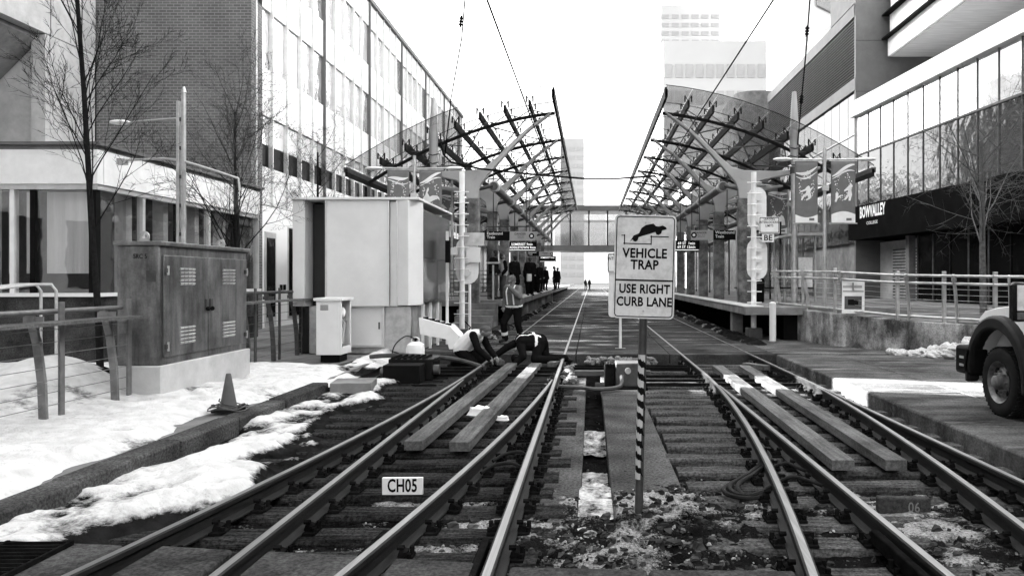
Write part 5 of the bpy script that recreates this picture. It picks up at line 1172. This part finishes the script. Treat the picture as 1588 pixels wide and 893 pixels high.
wire([(2.73, -6, 5.98), (2.73, 74, 5.9)], 'straight contact wire above the right track', .015)
wire([at(683, 222, 23.7), at(688, 240, 23.7), at(700, 252, 23.7), at(745, 262, 23.7), at(830, 271, 23.8), at(905, 277, 24), at(960, 277, 24.1), at(1016, 273, 24.2), at(1022, 282, 24.2), at(1022, 292, 24.2)], 'thick span cable slung between the two canopies', .03)
# ================================================================ TRUCK
# truck local frame: +x forward, +y to its left (towards the camera), z up
tk = T('pickup_truck', 'white truck nose with dark wheel arch and dusty steel rim entering the road', 'truck', (4.97, 9.2, .152), R(90))
def wheel(x, y, s):
    wl = MB().lathe((0, 0, 0), [(.24, -.12), (.3, -.135), (.36, -.135), (.395, -.115), (.41, -.08), (.41, .08), (.395, .115), (.36, .135), (.3, .135), (.245, .12), (.235, .05)], 36, (1, 0))
    mx = Matrix.Translation((x, y, .41)) @ Matrix.Rotation(R(-90) * s, 4, 'X')
    t_ = wl.build('wheel', 'rubber', tk); t_.data.transform(mx)
    tm = MB()
    for k in range(44):
        a = 2 * math.pi * k / 44
        for z in (-.06, .06): tm.obox((.412 * math.cos(a), .412 * math.sin(a), z), (.02, .035, .1), Matrix.Rotation(a, 3, 'Z') @ Matrix.Rotation(.4 if z > 0 else -.4, 3, 'X'))
    o = tm.build('tread', 'rubber', t_, smooth=False); o.data.transform(mx); o['kind'] = 'stuff'
    r_ = MB().lathe((0, 0, 0), [(.245, .125), (.25, .13), (.235, .12), (.215, .06), (.19, .055), (.14, .085), (.1, .1), (.09, .1), (.0, .1)][:-1], 32, (0, 1)).build('rim', 'rim', t_); r_.data.transform(mx)
    hb_ = MB().lathe((0, 0, 0), [(.085, .1), (.08, .17), (.06, .185), (.01, .185)], 18).build('hub', 'rim', t_); hb_.data.transform(mx)
    n_ = MB()
    for k in range(8):
        a = 2 * math.pi * k / 8; n_.cyl((.125 * math.cos(a), .125 * math.sin(a), .085), (.125 * math.cos(a), .125 * math.sin(a), .13), .014, n=6)
    o = n_.build('wheel_nuts', 'rim', t_); o.data.transform(mx)
    h_ = MB()
    for k in range(4):
        a = 2 * math.pi * (k + .5) / 4; h_.cyl((.172 * math.cos(a), .172 * math.sin(a), .045), (.172 * math.cos(a), .172 * math.sin(a), .082), .036, n=12)
    o = h_.build('hand_holes', 'black', t_); o.data.transform(mx)
wheel(0, 0, 1); wheel(0, -1.75, -1); wheel(-3.6, 0, 1); wheel(-3.6, -1.75, -1)
# body side profile with wheel arch, extruded across
arch = [(.6 * math.cos(a), .43 + .62 * math.sin(a)) for a in np.linspace(R(-8), R(188), 18)]
body = [(-1.5, .5), (-.62, .45)] + list(reversed(arch)) + [(.62, .5), (.64, .7), (.62, .95), (.55, 1.14), (.4, 1.24), (.1, 1.29), (-.6, 1.36), (-.95, 1.4), (-1.4, 2.0), (-1.55, 2.06), (-3.0, 2.06), (-3.1, 1.3), (-3.1, .5)]
for y0, y1, nm in ((-.1, .08, 'near_side'), (-1.86, -1.66, 'far_side')): MB().prism(body, y0, y1, 'y').build(nm, 'truck', tk, bevel=.05)
top = [(.5, .6), (.6, .85), (.58, 1.1), (.46, 1.25), (.1, 1.33), (-.6, 1.42), (-.95, 1.45), (-1.42, 2.03), (-1.6, 2.1), (-3.0, 2.1), (-3.05, 1.3), (-3.05, .75), (-.6, .75), (-.55, .6)]
MB().prism(top, -1.66, -.1, 'y').build('hood_and_cab', 'truck', tk, bevel=.05)
fo = [(.7 * math.cos(a), .43 + .77 * math.sin(a)) for a in np.linspace(R(-8), R(188), 24)]; fi = [(.59 * math.cos(a), .43 + .61 * math.sin(a)) for a in np.linspace(R(-8), R(188), 24)]
MB().prism(fo + fi[::-1], .04, .2, 'y').build('fender_flare', 'fender', tk, bevel=.035)
MB().box(.6, .98, -1.8, -.02, .42, .78).build('bumper', 'black', tk, bevel=.04); MB().box(.5, .95, -.02, .2, .42, .78).build('bumper_end', 'black', tk, bevel=.04)
for z in (.52, .62): MB().box(.7, .8, .2, .21, z, z + .03).build('bolt_plate', 'galv', tk)
MB().box(-.86, -.85, .078, .084, .55, 1.33).build('panel_gap', 'black', tk); MB().box(.35, .56, .078, .086, .95, 1.1).build('side_marker', 'rim', tk)
MB().box(.64, .7, -1.5, -.35, .8, 1.1).build('grille', 'black', tk)
MB().ball((.58, 0, 1.0), .1, 10, 8, (.8, .9, 1)).build('headlight', 'sign', tk); MB().ball((.58, -1.72, 1.0), .1, 10, 8, (.8, .9, 1)).build('headlight', 'sign', tk)
MB().prism([(-1.1, 1.44), (-1.48, 1.94), (-2.2, 1.97), (-2.2, 1.42)], .08, .092, 'y').build('side_window', 'wglass', tk)
MB().beam((-.98, -.9, 1.47), (-1.4, -.9, 1.99), 1.35, .03).build('windscreen', 'wglass', tk)
mr_ = MB().box(-1.0, -.86, .26, .48, 1.18, 1.6).build('side_mirror', 'blackgl', tk, bevel=.035); MB().box(-1.012, -1.002, .285, .455, 1.3, 1.57).build('mirror_glass', 'sign', mr_); MB().box(-1.012, -1.002, .285, .455, 1.205, 1.28).build('mirror_glass', 'rim', mr_)  # flat white pane stands in for the bright reflection in the mirror
MB().box(-.96, -.9, .06, .27, 1.36, 1.42).build('mirror_arm', 'black', tk)
MB().box(-3.0, .4, -1.6, -.15, .4, .75).build('chassis', 'black', tk)
MB().cyl((0, -1.7, .41), (0, 0, .41), .06, n=10).build('axle', 'black', tk); MB().box(-.58, .58, -1.5, -.16, .7, 1.04).build('wheel_well', 'black', tk)
# ================================================================ BARE TREES
def tree(label, loc, h, seed, spread=.32, trunk_r=.07, fork=.35, group='bare street trees', bk='bark', lean=(0, 0), levels=4, reach=.36, nb=20):
    rg = random.Random(seed); t = T('bare_tree', label, 'tree', loc, group=group)
    tm, cm = MB(), MB()
    def limb(p, d, L, r, lv):
        n = 6 if lv == 0 else (5 if lv < 3 else 4); pts = [p.copy()]; rr = [r]; dd = d.copy()
        for i in range(n):
            sg_ = .018 if lv == 0 else .08
            dd = (dd + Vector((rg.gauss(0, sg_), rg.gauss(0, sg_), rg.gauss(0, .04) + (.05 if lv else .02)))).normalized()
            p = p + dd * L / n; pts.append(p); rr.append(r * (1 - .72 * (i + 1) / n) if lv else r * (1 - .55 * (i + 1) / n))
        (tm if lv == 0 else cm).tube(pts, rr, 8 if lv == 0 else (5 if lv == 1 else 3))
        if lv < levels:
            m = [nb, 6, 5, 4, 0][lv] if lv < 4 else 0
            for k in range(m):
                f = (fork + (1 - fork) * (k + rg.random()) / m) if lv == 0 else (.2 + .8 * (k + rg.random()) / m)
                q = min(n - 1, int(f * n)); bp = pts[q].lerp(pts[q + 1], f * n - q); br = rr[q] * (.27 if lv == 0 else .6)
                az = rg.uniform(0, 6.283); dloc = (pts[q + 1] - pts[q]).normalized(); o_ = dloc.orthogonal().normalized(); o_.rotate(Matrix.Rotation(az, 3, dloc))
                sp = spread * rg.uniform(.8, 1.5) * (1.0 if lv == 0 else 1.3)
                nd = (dloc * math.cos(sp * 2) + o_ * math.sin(sp * 2)).normalized()
                limb(bp, nd, L * (reach if lv == 0 else .5) * rg.uniform(.7, 1.15) * (1.25 - f * .6), max(br, .0035), lv + 1)
    limb(Vector((0, 0, -.05)), Vector((lean[0], lean[1], 1)).normalized(), h, trunk_r, 0)
    tm.build('trunk', bk, t); cm.build('crown', bk, t, smooth=False)
tree('bare young tree before the pavilion corner, its trunk close behind the cable fence', (-7.6, 12.0, .14), 6.9, 5, .2, .055, .34, reach=.31, nb=22)
tree('bare young tree rising behind the right end of the utility cabinet', (-7.05, 15.55, .14), 5.1, 12, .24, .07, .3, reach=.42, nb=24)
tree('bare young tree seen above the white plant enclosure', (-8.0, 22.5, .14), 5.4, 21, .34, .06, .45)
tree('wide bare tree standing on the plaza before the black lobby glass', (10.4, 20.5, .86), 4.6, 33, .4, .1, .36, reach=.78, nb=16, bk='bark_lit')
tree('wide bare tree beside the truck on the plaza edge', (12.6, 18.4, .86), 4.8, 41, .4, .1, .34, reach=.8, nb=17, bk='bark_lit')
# ================================================================ SNOW LUMPS, STONES, LITTER
def lump(c, r, seed, sc=(1, 1, .7)):
    rg = random.Random(seed); mb = MB().ball(c, r, 9, 7, sc)
    mb.v = [(c[0] + (x - c[0]) * k, c[1] + (y - c[1]) * k, c[2] + (z - c[2]) * k) for (x, y, z), k in zip(mb.v, [rg.uniform(.75, 1.15) for _ in mb.v])]
    return mb
lm = MB()
rg = random.Random(4)
for k in range(150):
    t_ = rg.random(); x = 6.6 + t_ * 2.6; y = 17.2 - t_ * 2.0 - rg.random() * .7; r_ = rg.uniform(.04, .24) * (1 - abs(t_ - .5))
    m_ = lump((x, y, .13 + r_ * .45 + max(0, (1 - abs(t_ - .55) * 3)) * .42 * rg.random()), r_, k); lm.add(m_.v, m_.f)
lm.build('snow', 'snow', kind='stuff', smooth=False)
rg = random.Random(9)
for mt, cnt, rmax, nm in (('rock', 2300, .045, 'stones'), ('rock2', 1500, .026, 'grit'), ('rock3', 600, .015, 'ice_crumbs')):
    st = MB()
    for k in range(cnt):
        x = rg.gauss(.5, .75) if rg.random() < .5 else rg.uniform(-2.7, 3.7); y = 4.5 + rg.random() ** 1.5 * (3.0 if rg.random() < .75 else 9); r_ = .006 + rmax * rg.random() ** 3
        z0 = float(bed_z(np.array([x]), np.array([y]))[0])
        a_ = rg.random() * 6; ca, sa = math.cos(a_), math.sin(a_); sx, sy, sz = rg.uniform(.7, 1.6), rg.uniform(.6, 1.2), rg.uniform(.35, .9)
        v = []
        for i in range(2):
            for q in range(5):
                t_ = q * 1.257 + i * .6 + rg.uniform(-.3, .3); rr_ = r_ * rg.uniform(.65, 1.15) * (1 if i == 0 else .75)
                px, py = rr_ * math.cos(t_) * sx, rr_ * math.sin(t_) * sy
                v.append((x + px * ca - py * sa, y + px * sa + py * ca, z0 + r_ * sz * (i * 1.2 - .3) + rg.uniform(-.2, .3) * r_))
        st.add(v, [(0, 1, 6, 5), (1, 2, 7, 6), (2, 3, 8, 7), (3, 4, 9, 8), (4, 0, 5, 9), (5, 6, 7, 8, 9)])
    st.build(nm, mt, kind='stuff', smooth=False)
st2 = MB()
for k in range(240):
    x = rg.uniform(-.1, 1.4) if k < 160 else rg.uniform(-.5, -.3); y = 16.2 + rg.random() * .6 if k < 160 else 13 + rg.random() * 2.5; m_ = lump((x, y, -.02 + rg.random() * .12), rg.uniform(.03, .08), k); st2.add(m_.v, m_.f)
st2.build('rubble', 'conc', kind='stuff', smooth=False)
for (x, y, s_, lb_) in ((-1.42, 9.95, .14, 'crumpled pale plastic bag caught between the planks'), (-1.08, 9.5, .07, 'small crumpled white paper beside the plank')):
    lump((x, y, .07), s_, 77, (1.2, .8, .7)).build('litter', 'signlt', label=lb_, cat='litter')
# ================================================================ PEOPLE
PM = dict(jacket=mat('work_jacket', .11, .8, 0, .25, 9, .4, 25, spec=0.), navy=mat('dark_workwear', .008, .85, 0, .3, 9, .4, 25, spec=0.), vest=mat('hi_vis_vest', .3, .7, 0, .12, 9, .3, 25),
          vestw=mat('pale_vest', .8, .7, 0, .1, 9, .3, 25), refl=mat('reflective_tape', .8, .4, 0, .05, 9), skin=mat('skin', .2, .6, 0, .1, 20), boots=mat('boots', .012, .6, 0, .3, 9),
          hair=mat('hair', .03, .7, 0, .3, 40), ghair=mat('grey_hair', .07, .7, 0, .3, 40), coat=mat('dark_coat', .008, .85, 0, .3, 9, spec=0.), jeans=mat('jeans', .06, .85, 0, .25, 9), pale=mat('pale_jacket', .38, .8, 0, .1, 9), black=M['black'])
def person(label, loc, rz, J, reg, vox=.02, group=None, scale=1., bands=(), hair='hair', cap=None, extra=None, eyes=True, bulk=1., longcoat=False):
    J = {k: Vector(v) for k, v in J.items()}
    pr = []
    def p(a, b, r0, r1, rg): pr.append((a, b, r0, r1, rg))
    pe, ch, nk, hd = J['pelvis'], J['chest'], J['neck'], J['head']
    side = (J['sl'] - J['sr']).normalized(); sp = (ch - pe).normalized(); fwd = side.cross(sp).normalized() * -1
    if 'face' in J: face = J['face'].normalized()
    else: face = fwd
    for s in (-1, 1):
        p(pe + side * s * .075, ch + side * s * .085, .125 * bulk, .125 * bulk, 'torso')
        p(pe + side * s * .07, (pe + ch) / 2 + side * s * .07 + fwd * .03 * bulk, .12 * bulk, .12 * bulk, 'torso')
    p(J['sl'] - side * .03, J['sr'] + side * .03, .072 * bulk, .072 * bulk, 'torso')
    p(ch, nk, .1, .06, 'torso'); p(nk, hd - (hd - nk) * .3, .055, .055, 'skin')
    up = (hd - nk).normalized()
    p(hd + up * .015, hd + up * .03, .098, .098, 'skin'); p(hd - up * .05 + face * .02, hd - up * .075 + face * .035, .066, .05, 'skin')
    p(hd + face * .098 - up * .02, hd + face * .11 - up * .03, .014, .014, 'skin')
    for s in (-1, 1): p(hd + side * s * .098, hd + side * s * .1 - up * .02, .02, .018, 'skin')
    p(hd + up * .04 - face * .022, hd + up * .045 - face * .03, .1, .1, 'hair'); p(hd - face * .05 - up * .02, hd - face * .045 + up * .04, .078, .08, 'hair')
    if cap: p(hd + up * .06, hd + up * .085, .108, .085, 'cap'); p(hd + up * .055 + face * .06, hd + up * .05 + face * .15, .05, .035, 'cap')
    for k, s in (('l', 1), ('r', -1)):
        p(J['s' + k], J['e' + k], .07 * bulk, .058 * bulk, 'arm'); p(J['e' + k], J['w' + k], .057 * bulk, .045 * bulk, 'arm')
        d = (J['w' + k] - J['e' + k]).normalized(); p(J['w' + k], J['w' + k] + d * .07, .034, .038, 'skin')
        p(J['h' + k], J['k' + k], .1 * bulk, .075 * (.4 + .6 * bulk), 'leg'); p(J['k' + k], J['a' + k], .072 * (.4 + .6 * bulk), .064 * bulk, 'leg')
        p(J['a' + k], J['a' + k] + (J['t' + k] - J['a' + k]) * .15, .055, .055, 'boot'); p(J['a' + k] + Vector((0, 0, -.03)), J['t' + k], .05, .042, 'boot')
        if longcoat: p(J['h' + k], J['h' + k].lerp(J['k' + k], .7), .13, .13, 'torso')
    p(J['hl'], J['hr'], .11, .11, 'leg')
    mb = MB()
    for a, b, r0, r1, rg in pr:
        if (b - a).length > 1e-4: mb.cyl(a, b, r0, r1, 12)
        mb.ball(a, r0 * .999, 12, 8); mb.ball(b, r1 * .999, 12, 8)
    tm = mb.mesh('tmp', 'black', False); o = bpy.data.objects.new('tmp', tm); C.objects.link(o)
    rm = o.modifiers.new('r', 'REMESH'); rm.mode = 'VOXEL'; rm.voxel_size = vox
    sm = o.modifiers.new('s', 'SMOOTH'); sm.factor = .5; sm.iterations = 3
    dg = bpy.context.evaluated_depsgraph_get(); me = bpy.data.meshes.new_from_object(o.evaluated_get(dg)); bpy.data.objects.remove(o)
    # clothing folds, then give every face the garment of the nearest limb
    n = len(me.polygons); cc = np.zeros(n * 3); me.polygons.foreach_get('center', cc); cc = cc.reshape(-1, 3)
    best = np.full(n, 1e9); who = np.zeros(n, int); tt = np.zeros(n)
    for i, (a, b, r0, r1, rg) in enumerate(pr):
        a_, d = np.array(a), np.array(b - a); L = d @ d + 1e-9
        t_ = np.clip((cc - a_) @ d / L, 0, 1); dist = np.linalg.norm(cc - a_ - t_[:, None] * d, axis=1) - (r0 + (r1 - r0) * t_)
        k = dist < best; best[k] = dist[k]; who[k] = i; tt[k] = t_[k]
    names = []; me.materials.clear()
    def idx(nm):
        if nm not in names: names.append(nm); me.materials.append(PM[nm])
        return names.index(nm)
    rmap = dict(torso=reg[0], arm=reg[1], leg=reg[2], boot='boots', skin='skin', hair=hair, cap=cap or 'black')
    mi = np.array([idx(rmap[pr[w_][4]]) for w_ in who])
    tor = np.array([pr[w_][4] == 'torso' for w_ in who]); legm = np.array([pr[w_][4] == 'leg' for w_ in who])
    tall = ((cc - np.array(pe)) @ np.array(ch - pe)) / ((ch - pe).length_squared); lat = (cc - np.array(pe)) @ np.array(side)
    for kind, lo, hi in bands:
        if kind == 't': mi[tor & (tall > lo) & (tall < hi)] = idx('refl')
        elif kind == 'v': mi[tor & (np.abs(np.abs(lat) - lo) < hi) & (tall > .1)] = idx('refl')
        elif kind == 'shin': mi[legm & (tt > lo) & (tt < hi) & (np.array([np.linalg.norm(np.array(pr[w_][1]) - np.array(J['al'])) < .01 or np.linalg.norm(np.array(pr[w_][1]) - np.array(J['ar'])) < .01 for w_ in who]))] = idx('refl')
    me.polygons.foreach_set('material_index', mi.astype(np.int32)); me.polygons.foreach_set('use_smooth', np.ones(n, bool))
    # fingers: five separate bent chains rooted in each palm
    if vox < .025:
        fm = MB()
        for k, s in (('l', 1), ('r', -1)):
            w_ = J['w' + k]; d = (w_ - J['e' + k]).normalized(); sd = d.cross(Vector((0, 0, 1))); sd = sd.normalized() if sd.length > .1 else Vector((1, 0, 0)); nn = sd.cross(d)
            palm = w_ + d * .075
            for q, L in enumerate((.065, .075, .07, .055)):
                b0 = palm + sd * (q - 1.5) * .019; m1 = b0 + d * L * .55 - nn * .008; m2 = m1 + d * L * .3 - nn * L * .35
                fm.tube([b0, m1, m2], [.0095, .009, .007], 6)
            b0 = w_ + d * .035 + sd * .03; fm.tube([b0, b0 + sd * .03 + d * .02, b0 + sd * .035 + d * .05], [.011, .01, .008], 6)
        fo_ = fm.mesh('fingers', PM['skin']); bm = bmesh.new(); bm.from_mesh(me); nf = len(bm.faces); bm.from_mesh(fo_); si = idx('skin')
        bm.faces.ensure_lookup_table()
        for f in bm.faces[nf:]: f.material_index = si; f.smooth = True
        bm.to_mesh(me); bm.free()
    me.transform(Matrix.Scale(scale, 4)); me.name = 'person'
    t = obj('person', me, None, loc=loc, rz=rz, label=label, cat='person', group=group)
    if eyes:
        em = MB()
        for s in (-1, 1): em.ball((hd + side * s * .035 + face * .088 + up * .008) * scale, .012 * scale, 8, 6)
        em.build('eyes', PM['black'], t)
        mm = MB().beam((hd - up * .062 + face * .088 - side * .022) * scale, (hd - up * .062 + face * .088 + side * .022) * scale, .008, .008); mm.build('mouth', PM['hair'], t)
    return t
def stand(**kw):
    J = dict(pelvis=(0, .01, .98), chest=(0, 0, 1.3), neck=(0, 0, 1.49), head=(0, -.02, 1.63), sl=(.18, 0, 1.42), sr=(-.18, 0, 1.42), el=(.25, .03, 1.13), er=(-.25, .03, 1.13), wl=(.24, -.09, .9), wr=(-.24, -.09, .9),
             hl=(.09, 0, .92), hr=(-.09, 0, .92), kl=(.1, -.02, .5), kr=(-.1, -.02, .5), al=(.1, .02, .1), ar=(-.1, .02, .1), tl=(.12, -.17, .045), tr=(-.12, -.17, .045))
    J.update(kw); return J
w1 = person('worker standing in cap and hi-vis jacket raising a hand to the mouth', (-1.98, 19.9, .15), R(-28),
       stand(head=(0, -.09, 1.585), chest=(0, -.05, 1.29), neck=(0, -.06, 1.47), face=(0, -.85, -.45), sl=(.19, -.05, 1.4), sr=(-.19, -.05, 1.4), el=(.3, -.2, 1.19), wl=(.07, -.28, 1.42), er=(-.29, .04, 1.14), wr=(-.24, -.1, .93),
             hl=(.1, 0, .9), hr=(-.1, 0, .9), kr=(-.17, -.24, .52), ar=(-.2, -.1, .12), tr=(-.24, -.28, .05), kl=(.14, -.03, .48), al=(.17, .12, .1), tl=(.2, -.05, .045)),
       ('jacket', 'jacket', 'navy'), .014, bands=(('t', -.12, .02), ('v', .1, .022), ('shin', .55, .75)), cap='jacket', bulk=1.32)
frame_v = None
w2 = person('kneeling worker in pale reflective vest leaning over the outer rail', (-2.5, 15.55, .02), R(72),
       dict(pelvis=(0, .1, .38), chest=(0, -.16, .62), neck=(0, -.3, .72), head=(0, -.42, .72), face=(0, -.6, -.8), sl=(.18, -.24, .66), sr=(-.18, -.24, .66), el=(.23, -.36, .4), er=(-.23, -.36, .4), wl=(.14, -.56, .22), wr=(-.14, -.56, .2),
            hl=(.1, .1, .34), hr=(-.1, .1, .34), kl=(.17, -.24, .12), kr=(-.17, -.24, .12), al=(.14, .2, .1), ar=(-.14, .2, .1), tl=(.14, .32, .04), tr=(-.14, .32, .04)),
       ('vestw', 'navy', 'navy'), .013, bands=(('t', .1, .22), ('v', .1, .022)), hair='ghair', bulk=1.22)
w3 = person('worker crouched head down in dark clothes with crossed reflective vest', (-1.05, 15.85, .05), 0,
       dict(pelvis=(.0, .1, .44), chest=(-.34, -.04, .46), neck=(-.42, -.16, .36), head=(-.44, -.32, .2), face=(-.3, -.4, -.85), sl=(-.36, -.24, .38), sr=(-.42, .14, .46), el=(-.3, -.42, .2), wl=(-.46, -.5, .06), er=(-.68, .06, .34), wr=(-.92, -.04, .16),
            hl=(.0, -.02, .4), hr=(.04, .2, .4), kl=(-.08, -.26, .13), kr=(.12, .1, .12), al=(.34, -.2, .1), ar=(.5, .22, .1), tl=(.46, -.18, .05), tr=(.64, .26, .05)),
       ('navy', 'navy', 'navy'), .013, bands=(('t', .34, .5), ('v', .1, .045)), hair='hair', cap='navy', bulk=1.3)
cap_ = [
    ('passenger in dark hooded coat with hands in pockets by the platform railing', 766, 28.5, 70, ('coat', 'coat', 'jeans'), 1.03, 'hair', False),
    ('passenger in pale jacket standing beside the dark coated one at the railing', 780, 28.9, -60, ('pale', 'coat', 'jeans'), .97, 'hair', False),
    ('passenger in long dark coat in front of the first canopy columns', 798, 33, 40, ('coat', 'coat', 'coat'), 1.0, 'hair', True),
    ('passenger carrying a pale bag under the arrivals display', 822, 34.5, 20, ('coat', 'coat', 'coat'), 1.0, 'ghair', False)]
for lb_, px, Y, rz, rg, sc, hr_, lc in cap_:
    q = person(lb_, ((px - VX) * Y / F, Y, ZP + .0), R(rz), stand(wl=(.2, -.14, .95), wr=(-.2, -.14, .95), kl=(.12, -.05, .5)), rg, .026, 'passengers waiting on the platform', sc, hair=hr_, eyes=False, longcoat=lc, bulk=1.15)
    if 'bag' in lb_: MB().box(-.2, .0, -.3, -.12, .65, .98).build('bag', 'sign', q, bevel=.03)
base = person('passenger in dark clothes among those waiting under the far ribs', (-3.9, 39, ZP), R(20), stand(kl=(.12, -.05, .5)), ('coat', 'coat', 'coat'), .03, 'passengers waiting under the far ribs', 1.0, eyes=False, longcoat=True)
for px, Y, rz in ((836, 41, 70), (845, 43, -30), (850, 46, 10), (858, 50, 160), (866, 52, -80), (842, 38, 110), (871, 57, 30), (828, 37.5, 180)):
    d_ = dup(base, ((px - VX) * Y / F - random.uniform(0, .7), Y + random.uniform(-.8, .8), ZP), R(rz + random.uniform(-40, 40))); k_ = random.uniform(.9, 1.06); d_.scale = (k_, k_ * random.uniform(.95, 1.1), k_)
tw = person('pedestrian crossing far down the tracks in dark clothes', ((908 - VX) * 120 / F, 120, .15), R(40), stand(kl=(.12, -.2, .5), al=(.1, -.15, .12)), ('coat', 'coat', 'coat'), .035, 'pedestrians crossing far down the street', 1.0, eyes=False)
dup(tw, ((914 - VX) * 122 / F, 122, .15), R(150))
